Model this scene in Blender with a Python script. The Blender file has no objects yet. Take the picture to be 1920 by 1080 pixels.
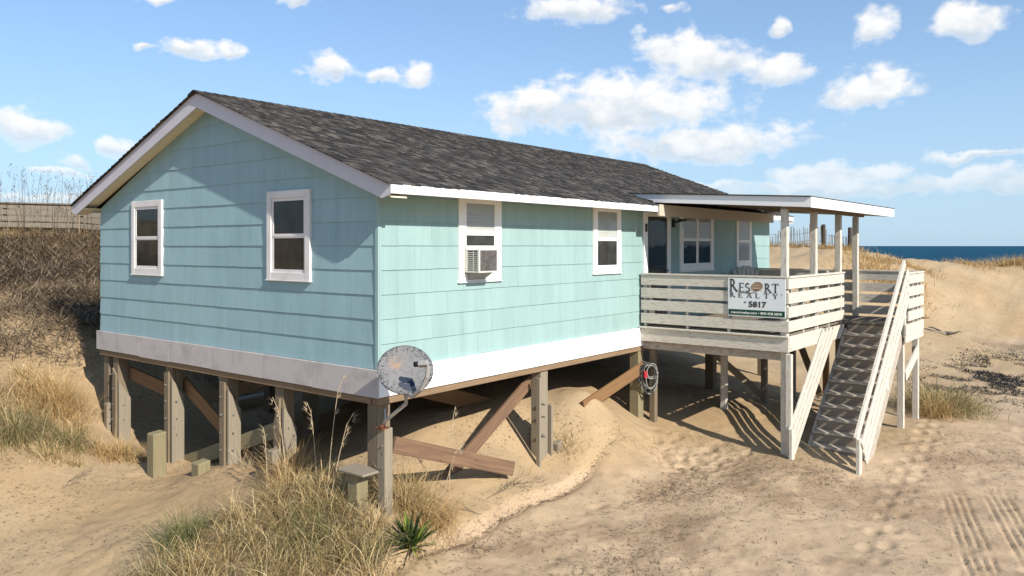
import bpy, math, random
import numpy as np
from mathutils import Vector, Matrix
R = math.radians
random.seed(7); rng = np.random.default_rng(7)
SC = bpy.context.scene
# ------------------------------------------------------------------ camera
CX, CY, CZ = -6.525, -7.24, 1.498
FPX = 1489.0
cam = bpy.data.cameras.new('camera'); camo = bpy.data.objects.new('camera', cam)
SC.collection.objects.link(camo); SC.camera = camo
camo.location = (CX, CY, CZ)
camo.rotation_euler = (R(90), 0, R(38.4 - 90))
cam.sensor_width = 36; cam.lens = FPX / 1920 * 36
cam.shift_y = -(540 - 461) / 1920
cam.clip_start = 0.1; cam.clip_end = 60000
# ------------------------------------------------------------------ world and sun
SUN_DIR = Vector((1.0, 4.4, -3.0)).normalized()         # travel direction of the light
sun_el = math.asin(-SUN_DIR.z)
sun_az = math.atan2(-SUN_DIR.x, -SUN_DIR.y)              # clockwise from +Y
world = bpy.data.worlds.new('World'); SC.world = world; world.use_nodes = True
wt = world.node_tree
def WN(t, **k):
    n = wt.nodes.new(t)
    for a, b in k.items(): setattr(n, a, b)
    return n
def build_world():
    wt.nodes.clear(); L = wt.links
    out = WN('ShaderNodeOutputWorld'); bg = WN('ShaderNodeBackground'); L.new(bg.outputs[0], out.inputs[0])
    sky = WN('ShaderNodeTexSky'); sky.sky_type = 'NISHITA'; sky.sun_disc = False
    sky.sun_elevation = sun_el; sky.sun_rotation = sun_az; sky.altitude = 0
    sky.air_density = 1.0; sky.dust_density = 0.6; sky.ozone_density = 2.0
    def M(op, a, b=None, c=None):
        n = WN('ShaderNodeMath', operation=op)
        for i, v in enumerate((a, b, c)):
            if v is None: continue
            if isinstance(v, (int, float)): n.inputs[i].default_value = v
            else: L.new(v, n.inputs[i])
        return n.outputs[0]
    tc = WN('ShaderNodeTexCoord'); sep = WN('ShaderNodeSeparateXYZ'); L.new(tc.outputs['Generated'], sep.inputs[0])
    az = M('ARCTAN2', sep.outputs[1], sep.outputs[0]); el = M('ARCSINE', sep.outputs[2])
    comb = WN('ShaderNodeCombineXYZ'); L.new(az, comb.inputs[0]); L.new(el, comb.inputs[1])
    # ragged edge
    nz = WN('ShaderNodeTexNoise'); nz.inputs['Scale'].default_value = 21; nz.inputs['Detail'].default_value = 7; nz.inputs['Roughness'].default_value = .58
    mp = WN('ShaderNodeMapping'); mp.inputs['Scale'].default_value = (1, 1.5, 1); L.new(comb.outputs[0], mp.inputs[0]); L.new(mp.outputs[0], nz.inputs['Vector'])
    wn = WN('ShaderNodeTexNoise'); wn.inputs['Scale'].default_value = 26; wn.inputs['Detail'].default_value = 7; L.new(comb.outputs[0], wn.inputs['Vector'])
    wa = WN('ShaderNodeVectorMath', operation='MULTIPLY_ADD'); L.new(wn.outputs['Color'], wa.inputs[0]); wa.inputs[1].default_value = (.060, .036, 0); wa.inputs[2].default_value = (-.030, -.018, 0)
    wb = WN('ShaderNodeVectorMath', operation='ADD'); L.new(comb.outputs[0], wb.inputs[0]); L.new(wa.outputs[0], wb.inputs[1])
    cl = [(1160,200,285,76),(1010,200,130,60),(1310,268,255,46),(1265,98,100,52),(1340,120,130,52),(1450,128,95,36),(1075,18,128,38),
          (1625,170,122,46),(1660,140,62,32),(1635,50,58,40),(1815,42,84,46),(1475,42,42,24),(45,238,105,46),(618,130,60,32),(785,136,52,34),
          (350,92,78,22),(430,97,50,20),(262,83,28,12),(222,270,52,24),(145,303,40,22),(118,328,85,12),
          (1570,325,200,26),(1800,332,220,24),(1840,292,150,13),(1560,352,300,24),(562,2,52,20),(300,-4,52,14),(1265,10,34,13),
          (708,140,36,18),(1900,345,160,26),(1300,350,200,14),(60,372,180,12)]
    mx = None; num = None; den = None
    for u, v, ru, rv in cl:
        r = (u - 960) / FPX; a = R(38.4) - math.atan(r); e = math.atan((461 - v) / FPX / math.sqrt(1 + r * r))
        k = 1 / (1 + r * r)
        ra = ru / FPX * k; re = rv / FPX * math.sqrt(k)
        vm = WN('ShaderNodeVectorMath', operation='MULTIPLY_ADD'); L.new(wb.outputs[0], vm.inputs[0])
        vm.inputs[1].default_value = (1 / ra, 1 / re, 0); vm.inputs[2].default_value = (-a / ra, -e / re, 0)
        ln = WN('ShaderNodeVectorMath', operation='LENGTH'); L.new(vm.outputs[0], ln.inputs[0])
        q = M('SUBTRACT', 1.0, ln.outputs['Value'])
        w = M('MAXIMUM', q, 0.0)
        s2 = WN('ShaderNodeSeparateXYZ'); L.new(vm.outputs[0], s2.inputs[0])
        t = M('MULTIPLY', w, s2.outputs[1])
        mx = q if mx is None else M('SMOOTH_MAX', mx, q, .25)
        num = t if num is None else M('ADD', num, t); den = w if den is None else M('ADD', den, w)
    nb = M('SUBTRACT', nz.outputs['Fac'], 0.5)
    dens = M('MULTIPLY_ADD', nb, 2.2, M('MULTIPLY', M('SUBTRACT', mx, 0.16), 1.55))
    nz2 = WN('ShaderNodeTexNoise'); nz2.inputs['Scale'].default_value = 50; nz2.inputs['Detail'].default_value = 7; L.new(mp.outputs[0], nz2.inputs['Vector'])
    dens = M('MULTIPLY_ADD', M('SUBTRACT', nz2.outputs['Fac'], .5), 1.35, dens)
    mr = WN('ShaderNodeMapRange', interpolation_type='SMOOTHSTEP'); L.new(dens, mr.inputs[0])
    mr.inputs[1].default_value = -0.16; mr.inputs[2].default_value = 0.78
    vpos = M('DIVIDE', num, M('ADD', den, 0.02))
    vp = M('MULTIPLY_ADD', nb, 2.4, vpos)
    mr2 = WN('ShaderNodeMapRange', interpolation_type='SMOOTHSTEP'); L.new(vp, mr2.inputs[0]); mr2.inputs[1].default_value = -0.70; mr2.inputs[2].default_value = 0.45
    # shade only the thick clouds
    thick = WN('ShaderNodeMapRange'); L.new(dens, thick.inputs[0]); thick.inputs[1].default_value = .15; thick.inputs[2].default_value = .6
    sh = M('MULTIPLY', M('SUBTRACT', 1.0, mr2.outputs[0]), thick.outputs[0])
    cc = WN('ShaderNodeMix', data_type='RGBA'); L.new(sh, cc.inputs[0])
    cc.inputs[6].default_value = (CLOUD, CLOUD * .985, CLOUD * .97, 1); cc.inputs[7].default_value = (CLOUD * .60, CLOUD * .68, CLOUD * .76, 1)
    # pale veil near the horizon and the colour balance of the sky
    tint = WN('ShaderNodeMix', data_type='RGBA', blend_type='MULTIPLY'); tint.inputs[0].default_value = 1
    L.new(sky.outputs[0], tint.inputs[6]); tint.inputs[7].default_value = SKYTINT
    veil = WN('ShaderNodeMapRange', interpolation_type='SMOOTHSTEP'); L.new(el, veil.inputs[0])
    veil.inputs[1].default_value = -.02; veil.inputs[2].default_value = .30; veil.inputs[3].default_value = .75; veil.inputs[4].default_value = 0.30
    vm_ = WN('ShaderNodeMix', data_type='RGBA'); L.new(veil.outputs[0], vm_.inputs[0]); L.new(tint.outputs[2], vm_.inputs[6]); vm_.inputs[7].default_value = VEIL
    fin = WN('ShaderNodeMix', data_type='RGBA'); op = WN('ShaderNodeMapRange', interpolation_type='SMOOTHSTEP'); L.new(el, op.inputs[0]); op.inputs[1].default_value = .05; op.inputs[2].default_value = .15; op.inputs[3].default_value = .5; op.inputs[4].default_value = .93
    L.new(M('MULTIPLY', mr.outputs[0], op.outputs[0]), fin.inputs[0]); L.new(vm_.outputs[2], fin.inputs[6]); L.new(cc.outputs[2], fin.inputs[7])
    L.new(fin.outputs[2], bg.inputs[0]); bg.inputs[1].default_value = 0.11
CLOUD = 7.1; SKYTINT = (.70, .90, 1.10, 1); VEIL = (3.6, 4.9, 6.3, 1)
build_world()
sl = bpy.data.lights.new('sun', 'SUN'); slo = bpy.data.objects.new('sun', sl); SC.collection.objects.link(slo)
slo.rotation_euler = SUN_DIR.to_track_quat('-Z', 'Y').to_euler(); slo.location = (0, -20, 30)
sl.energy = 5.0; sl.angle = R(0.5); sl.color = (1, .93, .82)
SC.view_settings.view_transform = 'Standard'; SC.view_settings.look = 'None'; SC.view_settings.gamma = 1
SC.view_settings.exposure = 0.45
# ------------------------------------------------------------------ materials
class Mat:
    def __init__(s, name, rough=.8, spec=.3):
        s.m = bpy.data.materials.new(name); s.m.use_nodes = True; s.t = s.m.node_tree
        s.b = s.t.nodes['Principled BSDF']; s.b.inputs['Roughness'].default_value = rough
        s.b.inputs['Specular IOR Level'].default_value = spec; s._tc = None; s.bumps = []
    def N(s, t, **k):
        n = s.t.nodes.new(t)
        for a, b in k.items(): setattr(n, a, b)
        return n
    def L(s, a, b): s.t.links.new(a, b)
    def tc(s, kind):
        if s._tc is None: s._tc = s.N('ShaderNodeTexCoord')
        return s._tc.outputs[kind]
    def val(s, sock, v):
        if isinstance(v, (int, float)): sock.default_value = v
        elif isinstance(v, tuple): sock.default_value = v if len(v) == 4 else (*v, 1)
        else: s.L(v, sock)
    def noise(s, scale, detail=4, rough=.55, sc=(1, 1, 1), kind='Object', dist=0):
        mp = s.N('ShaderNodeMapping'); mp.inputs['Scale'].default_value = sc; s.L(s.tc(kind), mp.inputs[0])
        n = s.N('ShaderNodeTexNoise'); n.inputs['Scale'].default_value = scale; n.inputs['Detail'].default_value = detail
        n.inputs['Roughness'].default_value = rough; n.inputs['Distortion'].default_value = dist; s.L(mp.outputs[0], n.inputs['Vector'])
        return n.outputs['Fac']
    def vor(s, scale, sc=(1, 1, 1), kind='Object', feature='F1'):
        mp = s.N('ShaderNodeMapping'); mp.inputs['Scale'].default_value = sc; s.L(s.tc(kind), mp.inputs[0])
        n = s.N('ShaderNodeTexVoronoi', feature=feature); n.inputs['Scale'].default_value = scale; s.L(mp.outputs[0], n.inputs['Vector'])
        return n
    def rng(s, v, a, b, c=0, d=1, smooth=True):
        n = s.N('ShaderNodeMapRange'); 
        if smooth: n.interpolation_type = 'SMOOTHSTEP'
        s.L(v, n.inputs[0])
        for i, x in enumerate((a, b, c, d)): n.inputs[i + 1].default_value = x
        return n.outputs[0]
    def mix(s, f, a, b, mode='MIX'):
        n = s.N('ShaderNodeMix', data_type='RGBA', blend_type=mode)
        s.val(n.inputs[0], f); s.val(n.inputs[6], a); s.val(n.inputs[7], b); return n.outputs[2]
    def ramp(s, v, stops):
        n = s.N('ShaderNodeValToRGB'); s.L(v, n.inputs[0]); e = n.color_ramp.elements
        while len(e) < len(stops): e.new(.5)
        for x, (p, c) in zip(e, stops): x.position = p; x.color = (*c, 1)
        return n.outputs[0]
    def math(s, op, a, b=None):
        n = s.N('ShaderNodeMath', operation=op)
        s.val(n.inputs[0], a)
        if b is not None: s.val(n.inputs[1], b)
        return n.outputs[0]
    def island(s):
        return s.N('ShaderNodeNewGeometry').outputs['Random Per Island']
    def col(s, c): s.val(s.b.inputs['Base Color'], c); return s
    def bump(s, h, strength=.4, dist=.01):
        n = s.N('ShaderNodeBump'); n.inputs['Strength'].default_value = strength; n.inputs['Distance'].default_value = dist
        s.L(h, n.inputs['Height'])
        if s.bumps: s.L(s.bumps[-1], n.inputs['Normal'])
        s.bumps.append(n.outputs[0]); s.t.links.new(n.outputs[0], s.b.inputs['Normal'])
        return s
def c3(r, g, b): return (r, g, b)
MT = {}
def mk(name, *a, **k):
    x = Mat(name, *a, **k); MT[name] = x.m; return x
# sand
m = mk('sand', .95, .12)
big = m.noise(.35, 5); mid = m.noise(2.2, 6); fine = m.noise(75, 4, .7); spk = m.noise(17, 9, .8); crumb = m.noise(26, 9, .82)
base = m.mix(m.rng(big, .35, .65), (.375, .262, .146), (.405, .300, .184))
sep = m.N('ShaderNodeSeparateXYZ'); m.L(m.tc('Object'), sep.inputs[0])
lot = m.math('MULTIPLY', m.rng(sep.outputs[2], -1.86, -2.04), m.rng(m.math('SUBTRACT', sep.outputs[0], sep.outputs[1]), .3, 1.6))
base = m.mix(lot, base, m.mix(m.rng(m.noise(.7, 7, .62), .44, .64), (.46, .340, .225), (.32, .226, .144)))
base = m.mix(m.rng(mid, .45, .75, 0, .22), base, (.25, .175, .10))
base = m.mix(m.rng(fine, .35, .70, 0, .30), base, (.27, .20, .125))
base = m.mix(m.rng(m.noise(34, 6, .75), .56, .66, 0, .35), base, (.24, .17, .105))
zone = m.rng(m.noise(.8, 5), .43, .56)
dark = m.math('MULTIPLY', m.rng(spk, .54, .60), zone)
base = m.mix(m.math('MULTIPLY', dark, .8), base, (.085, .06, .036))
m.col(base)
m.bump(m.noise(5, 8, .62, (1, 1.6, 1)), .25, .03)
ch = m.math('MULTIPLY', crumb, m.math('ADD', m.rng(m.noise(1.3, 5), .44, .62, 0, 1), .12)); m.bump(ch, .6, .03); m.bump(fine, .3, .004)
# siding
def siding(name, c, joint):
    m = mk(name, .62, .25)
    isl = m.island()
    st = m.noise(5, 5, .6, (1.0, 1.0, .10)); bl = m.noise(1.3, 4)
    a = tuple(x * .90 for x in c); b = tuple(min(1, x * 1.08 + .005) for x in c)
    q = m.mix(isl, a, b); q = m.mix(.55, q, c)
    q = m.mix(m.rng(st, .35, .7, 0, .30), q, tuple(min(1, x * 1.22 + .03) for x in c))
    q = m.mix(m.rng(m.noise(2.2, 5, .6, (1, 1, .35)), .5, .75, 0, .35), q, (c[0] * .66, c[1] * .80, c[2] * .74))
    q = m.mix(m.rng(m.noise(45, 4, .7), .68, .80, 0, .35), q, (.20, .22, .20))
    m.col(q); m.bump(m.noise(90, 3, .6, (1, 1, .12)), .25, .004); m.bump(m.noise(3, 3), .3, .02)
siding('teal_siding', (.255, .375, .368), 0)
siding('teal_siding_worn', (.255, .385, .415), 0)
# white paint (fresh), weathered paint, wood kinds; these use UV along each board
def wood(name, c1, c2, crack=.5, dark=(.05, .035, .025), rough=.8, paint=None, pamt=.5):
    m = mk(name, rough, .2); isl = m.island()
    g = m.noise(1, 6, .62, (1.6, 38, 1), 'UV', .6); g2 = m.noise(1, 5, .7, (5, 140, 1), 'UV')
    q = m.mix(m.rng(g, .3, .7), c1, c2)
    q = m.mix(m.math('MULTIPLY', isl, .45), q, tuple(x * .62 for x in c1))
    q = m.mix(m.rng(g2, .58, .72, 0, crack), q, dark)
    kn = m.vor(1, (2.1, 9, 1), 'UV'); q = m.mix(m.rng(kn.outputs['Distance'], .10, .05, 0, .7), q, dark)
    if paint:
        w = m.noise(1, 7, .72, (7, 60, 1), 'UV', .3)
        q = m.mix(m.rng(w, pamt - .06, pamt + .08), paint, q)
        pl = m.noise(2.5, 4); q = m.mix(m.rng(pl, .35, .75, 0, .3), q, tuple(x * .8 for x in paint))
    m.col(q); m.bump(g2, .5, .004); m.bump(g, .35, .006)
wood('pile_wood', (.25, .195, .13), (.15, .115, .08), .6)
wood('grey_wood', (.26, .22, .165), (.33, .285, .21), .6)
wood('brace_wood', (.28, .165, .08), (.19, .10, .048), .4)
wood('red_wood', (.25, .15, .09), (.12, .078, .055), .85)
wood('stub_wood', (.29, .25, .15), (.21, .175, .10), .4)
wood('deck_wood', (.25, .21, .165), (.17, .14, .11), .5)
wood('sill_wood', (.30, .21, .13), (.20, .13, .08), .5)
wood('porch_paint', (.42, .38, .31), (.33, .29, .23), .4, (.12, .09, .07), .75, (.57, .53, .46), .555)
wood('stair_paint', (.24, .205, .17), (.17, .14, .115), .4, (.10, .08, .06), .75, (.46, .41, .345), .53)
wood('riser_shaded_wood', (.25, .215, .175), (.20, .17, .14), .12)  # stair wood darkened: the shade on the risers is put into the colour
wood('dune_wood', (.26, .225, .18), (.19, .16, .125), .4)
def paintm(name, c, stain=.3, rough=.55):
    m = mk(name, rough, .3)
    q = m.mix(m.rng(m.noise(3, 6, .65), .45, .75, 0, stain), c, tuple(x * .68 for x in c))
    q = m.mix(m.rng(m.noise(40, 5, .75, (1, 1, .5)), .64, .76, 0, stain), q, (.30, .24, .18))
    m.col(q); m.bump(m.noise(60, 3), .15, .003)
paintm('white_trim', (.72, .72, .71), .12)
paintm('rake_shaded_paint', (.52, .50, .54), .2)  # white boards; the lavender of their shade is put into the colour
paintm('skirt_white', (.82, .82, .81), .10)
paintm('skirt_shaded_stained', (.455, .42, .41), .75)  # white skirt greyed for grazing light in the colour itself, plus real stains
paintm('window_paint', (.78, .775, .76), .2)
paintm('old_window_paint', (.68, .65, .63), .6)
paintm('cream_soffit', (.74, .68, .50), .15)
paintm('grey_plastic', (.27, .26, .25), .5)
paintm('white_plastic', (.58, .56, .51), .6)
paintm('sign_white', (.66, .70, .70), .08)
paintm('chair_plastic', (.62, .62, .58), .2)
# porch soffit ceiling
wood('ceiling_wood', (.30, .24, .17), (.23, .18, .12), .4)
wood('ledger_paint', (.60, .52, .42), (.56, .48, .38), .15)
# shingles
m = mk('shingles', .92, .15); isl = m.island()
q = m.ramp(isl, [(0, (.026, .024, .023)), (.35, (.043, .039, .037)), (.62, (.062, .056, .051)), (.86, (.098, .088, .079)), (1, (.15, .135, .12))])
q = m.mix(m.rng(m.noise(1.1, 4), .35, .7, 0, .15), q, (.10, .095, .09))
q = m.mix(m.rng(m.noise(260, 2), .35, .7, 0, .35), q, (.025, .025, .027)); m.col(q); m.bump(m.noise(220, 2), .5, .003)
def plain(name, c, rough=.6, spec=.3, metal=0, n=0.0):
    m = mk(name, rough, spec); m.b.inputs['Metallic'].default_value = metal
    if n: m.col(m.mix(m.rng(m.noise(12, 5), .35, .7, 0, n), c, tuple(x * .4 for x in c)))
    else: m.col(c)
    return m
plain('black_metal', (.012, .012, .013), .5); plain('door_dark', (.042, .036, .032), .45, .3, 0, .4)
plain('interior_dark', (.012, .012, .012), .9, .1, 0, .3); plain('steel', (.36, .35, .34), .45, .5, .6, .5)
plain('rust', (.16, .06, .03), .9, .2, 0, .6); plain('sign_green', (.012, .055, .035), .5); plain('letter_dark', (.035, .028, .024), .5)
plain('letter_brown', (.16, .085, .055), .5); plain('letter_pale', (.55, .42, .30), .5); plain('letter_white', (.75, .77, .74), .5)
plain('hose_dark', (.055, .055, .055), .5, .4); plain('hose_grey', (.24, .24, .23), .5, .4); plain('red_plastic', (.45, .02, .04), .4, .5)
plain('bolt_steel', (.38, .36, .33), .5, .5, .7, .6); plain('amber', (.6, .45, .25), .3)
m = mk('blind', .8); m.col(m.mix(m.rng(m.noise(1, 2, .5, (1, 1, 60)), .4, .6, 0, .4), (.66, .65, .62), (.46, .45, .43)))
m = mk('unlit_room', .85); m.col(m.mix(m.rng(m.noise(4, 4), .3, .7), (.035, .033, .03), (.075, .068, .06)))  # flat dark colour standing in for the unlit room behind the glass
m = mk('coil_metal', .6, .4); m.col(m.mix(m.rng(m.noise(14, 5, .7), .35, .7), (.11, .10, .095), (.05, .045, .042)))
m.bump(m.noise(1, 1, .5, (260, 1, 260)), .5, .004)
# glass
m = mk('glass', .06, .5)
g = m.N('ShaderNodeBsdfGlossy'); g.inputs['Roughness'].default_value = .03; g.inputs['Color'].default_value = (.9, .92, .95, 1)
tr = m.N('ShaderNodeBsdfTransparent'); tr.inputs['Color'].default_value = (.80, .82, .82, 1)
fr = m.N('ShaderNodeFresnel'); fr.inputs['IOR'].default_value = 1.55
bw = m.N('ShaderNodeBump'); bw.inputs['Strength'].default_value = .12; bw.inputs['Distance'].default_value = .01; m.L(m.noise(3, 2), bw.inputs['Height']); m.L(bw.outputs[0], g.inputs['Normal'])
mx = m.N('ShaderNodeMixShader'); m.L(m.math('MULTIPLY', fr.outputs[0], .55), mx.inputs[0]); m.L(tr.outputs[0], mx.inputs[1]); m.L(g.outputs[0], mx.inputs[2])
m.L(mx.outputs[0], m.t.nodes['Material Output'].inputs[0])
# dish reflector: pale grey with black lichen and a rust bloom
m = mk('dish_face', .7, .3)
q = m.mix(m.rng(m.noise(20, 6, .7), .35, .75), (.175, .172, .175), (.11, .108, .11))
rad = m.N('ShaderNodeVectorMath', operation='LENGTH'); m.L(m.tc('Object'), rad.inputs[0])
edge = m.rng(rad.outputs['Value'], .12, .32, -.03, .10)
sp = m.math('ADD', m.noise(42, 6, .78), edge)
q = m.mix(m.rng(sp, .585, .64), q, (.03, .03, .033))
dv = m.N('ShaderNodeVectorMath', operation='DISTANCE'); m.L(m.tc('Object'), dv.inputs[0]); dv.inputs[1].default_value = (-.10, .09, .0)
q = m.mix(m.math('MULTIPLY', m.rng(dv.outputs['Value'], .12, .0), m.rng(m.noise(12, 4), .35, .65, 0, .8)), q, (.32, .19, .10)); m.col(q)
# vegetation
def veg(name, stops, transl=.25):
    m = mk(name, .75, .2); isl = m.island(); q = m.ramp(isl, stops); m.col(q)
    t = m.N('ShaderNodeBsdfTranslucent'); m.L(q, t.inputs[0]); x = m.N('ShaderNodeMixShader'); x.inputs[0].default_value = transl
    m.L(m.b.outputs[0], x.inputs[1]); m.L(t.outputs[0], x.inputs[2]); m.L(x.outputs[0], m.t.nodes['Material Output'].inputs[0])
veg('grass_dry', [(0, (.08, .05, .025)), (.22, (.28, .18, .08)), (.5, (.52, .37, .17)), (.66, (.19, .18, .06)), (.80, (.64, .48, .24)), (1, (.78, .64, .40))], .12)
veg('grass_mixed', [(0, (.08, .06, .03)), (.28, (.40, .30, .15)), (.55, (.48, .37, .19)), (.68, (.16, .18, .06)), (.85, (.10, .13, .045)), (1, (.50, .42, .26))])
veg('grass_green', [(0, (.07, .09, .03)), (.4, (.13, .16, .05)), (.7, (.20, .20, .08)), (1, (.40, .33, .16))])
veg('grass_gold', [(0, (.34, .20, .08)), (.5, (.50, .34, .15)), (1, (.60, .46, .25))])
veg('scrub_twig', [(0, (.03, .02, .015)), (.45, (.08, .056, .038)), (.75, (.19, .14, .09)), (1, (.36, .28, .19))], .0)
veg('scrub_leaf', [(0, (.06, .04, .02)), (.4, (.20, .13, .06)), (.8, (.34, .24, .11)), (1, (.46, .36, .20))])
veg('litter', [(0, (.02, .015, .012)), (.6, (.07, .05, .035)), (1, (.16, .12, .08))], 0)
veg('wrack', [(0, (.012, .012, .013)), (.6, (.035, .033, .032)), (1, (.10, .09, .075))], 0)
veg('stalk', [(0, (.42, .31, .18)), (.6, (.55, .44, .29)), (1, (.66, .56, .42))])
veg('yucca_leaf', [(0, (.022, .042, .014)), (.55, (.05, .085, .02)), (.82, (.16, .20, .035)), (1, (.36, .38, .06))], .2)
# sea
m = mk('sea_water', .6, .06); m.col(m.mix(m.rng(m.noise(.02, 5, .6, (1, .25, 1)), .35, .65), (.001, .042, .082), (.002, .060, .108)))
m.bump(m.noise(.9, 6, .65), 1.0, .5)
# ------------------------------------------------------------------ object helpers
ORG = {}
def empty(name, loc, label, cat, group=None):
    o = bpy.data.objects.new(name, None); SC.collection.objects.link(o); o.location = loc; o.empty_display_size = .2
    o['label'] = label; o['category'] = cat
    if group: o['group'] = group
    ORG[o.name] = Vector(loc); return o
def tag(o, label=None, cat=None, group=None, kind=None):
    if label: o['label'] = label
    if cat: o['category'] = cat
    if group: o['group'] = group
    if kind: o['kind'] = kind
    return o
class MB:
    def __init__(s): s.v = []; s.f = []; s.uv = []; s.mi = []; s.mats = []
    def face(s, pts, uvs=None):
        k = len(s.v); s.v += [tuple(p) for p in pts]; s.f.append(tuple(range(k, k + len(pts))))
        s.uv += uvs if uvs else [(p[0], p[1] + p[2]) for p in pts]
    def hexa(s, P, L=1.0, ax=0):
        """8 points, bottom loop 0-3, top loop 4-7; ax = long direction index pair for UV"""
        k = len(s.v); s.v += [tuple(p) for p in P]
        F = [(3, 2, 1, 0), (4, 5, 6, 7), (0, 1, 5, 4), (1, 2, 6, 5), (2, 3, 7, 6), (3, 0, 4, 7)]
        P = [Vector(p) for p in P]
        e = [P[1] - P[0], P[3] - P[0], P[4] - P[0]]; e.sort(key=lambda a: -a.length)
        d = e[0].normalized() if e[0].length else Vector((1, 0, 0))
        o1, o2 = random.uniform(0, 50), random.uniform(0, 50)
        for n, f in enumerate(F):
            nrm = (P[f[1]] - P[f[0]]).cross(P[f[2]] - P[f[1]])
            w = nrm.cross(d); w = w.normalized() if w.length > 1e-9 else e[1].normalized()
            dd = d if abs(nrm.normalized().dot(d)) < .9 else e[1].normalized()
            s.f.append(tuple(k + i for i in f))
            s.uv += [((P[i]).dot(dd) * (1 if dd is d else .2) + o1, (P[i]).dot(w) + o2 + n * 3.1) for i in f]
        return s
    def box(s, x0, x1, y0, y1, z0, z1):
        return s.hexa([(x0, y0, z0), (x1, y0, z0), (x1, y1, z0), (x0, y1, z0), (x0, y0, z1), (x1, y0, z1), (x1, y1, z1), (x0, y1, z1)])
    def board(s, p0, p1, w, h, side=None):
        p0, p1 = Vector(p0), Vector(p1); d = (p1 - p0).normalized()
        if side is None: side = d.cross(Vector((0, 0, 1)));  side = side if side.length > .05 else Vector((0, 1, 0))
        sd = Vector(side); sd = (sd - d * sd.dot(d)).normalized(); up = sd.cross(d).normalized()
        a, b = sd * w / 2, up * h / 2
        return s.hexa([p0 - a - b, p0 + a - b, p0 + a + b, p0 - a + b, p1 - a - b, p1 + a - b, p1 + a + b, p1 - a + b])
    def prism(s, poly, off):
        """poly: list of 3D points, off: vector thickness"""
        k = len(s.v); n = len(poly); off = Vector(off); P = [Vector(p) for p in poly]; Q = [p + off for p in P]
        s.v += [tuple(p) for p in P + Q]; o1 = random.uniform(0, 50)
        L = max(((P[i] - P[i - 1]) for i in range(n)), key=lambda a: a.length).normalized(); W = L.cross(off).normalized()
        fs = [tuple(range(n - 1, -1, -1)), tuple(range(n, 2 * n))] + [(i, (i + 1) % n, n + (i + 1) % n, n + i) for i in range(n)]
        A = P + Q
        for j, f in enumerate(fs):
            s.f.append(tuple(k + i for i in f)); s.uv += [(A[i].dot(L) + o1, A[i].dot(W) + A[i].dot(off.normalized()) + o1) for i in f]
        return s
    def tube(s, pts, r, n=8, r1=None, cap=True):
        pts = [Vector(p) for p in pts]; k = len(s.v); m = len(pts); prev = None
        for i, p in enumerate(pts):
            d = (pts[min(i + 1, m - 1)] - pts[max(i - 1, 0)]).normalized()
            u = d.orthogonal().normalized() if prev is None else (prev - d * prev.dot(d)).normalized()
            prev = u; w = d.cross(u); rr = r if r1 is None else r + (r1 - r) * i / (m - 1)
            for j in range(n):
                a = 2 * math.pi * j / n; s.v.append(tuple(p + u * math.cos(a) * rr + w * math.sin(a) * rr))
        for i in range(m - 1):
            for j in range(n):
                a, b = k + i * n + j, k + i * n + (j + 1) % n; s.f.append((a, b, b + n, a + n)); s.uv += [(0, 0)] * 4
        if cap:
            s.f.append(tuple(k + j for j in range(n - 1, -1, -1))); s.uv += [(0, 0)] * n
            s.f.append(tuple(k + (m - 1) * n + j for j in range(n))); s.uv += [(0, 0)] * n
        return s
    def build(s, name, mat, parent=None, smooth=False, bevel=0, org=None):
        me = bpy.data.meshes.new(name); o = bpy.data.objects.new(name, me); SC.collection.objects.link(o)
        base = ORG[parent.name] if parent else (Vector(org) if org else Vector((0, 0, 0)))
        me.from_pydata([(a[0] - base.x, a[1] - base.y, a[2] - base.z) for a in s.v], [], s.f); me.update()
        ul = me.uv_layers.new(name='UVMap'); ul.data.foreach_set('uv', [c for p in s.uv for c in p])
        me.materials.append(MT[mat])
        if smooth: me.polygons.foreach_set('use_smooth', [True] * len(me.polygons))
        if bevel:
            b = o.modifiers.new('bevel', 'BEVEL'); b.width = bevel; b.segments = 1; b.limit_method = 'ANGLE'
        if parent: o.parent = parent
        else: o.location = base
        ORG[o.name] = base; return o
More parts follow.
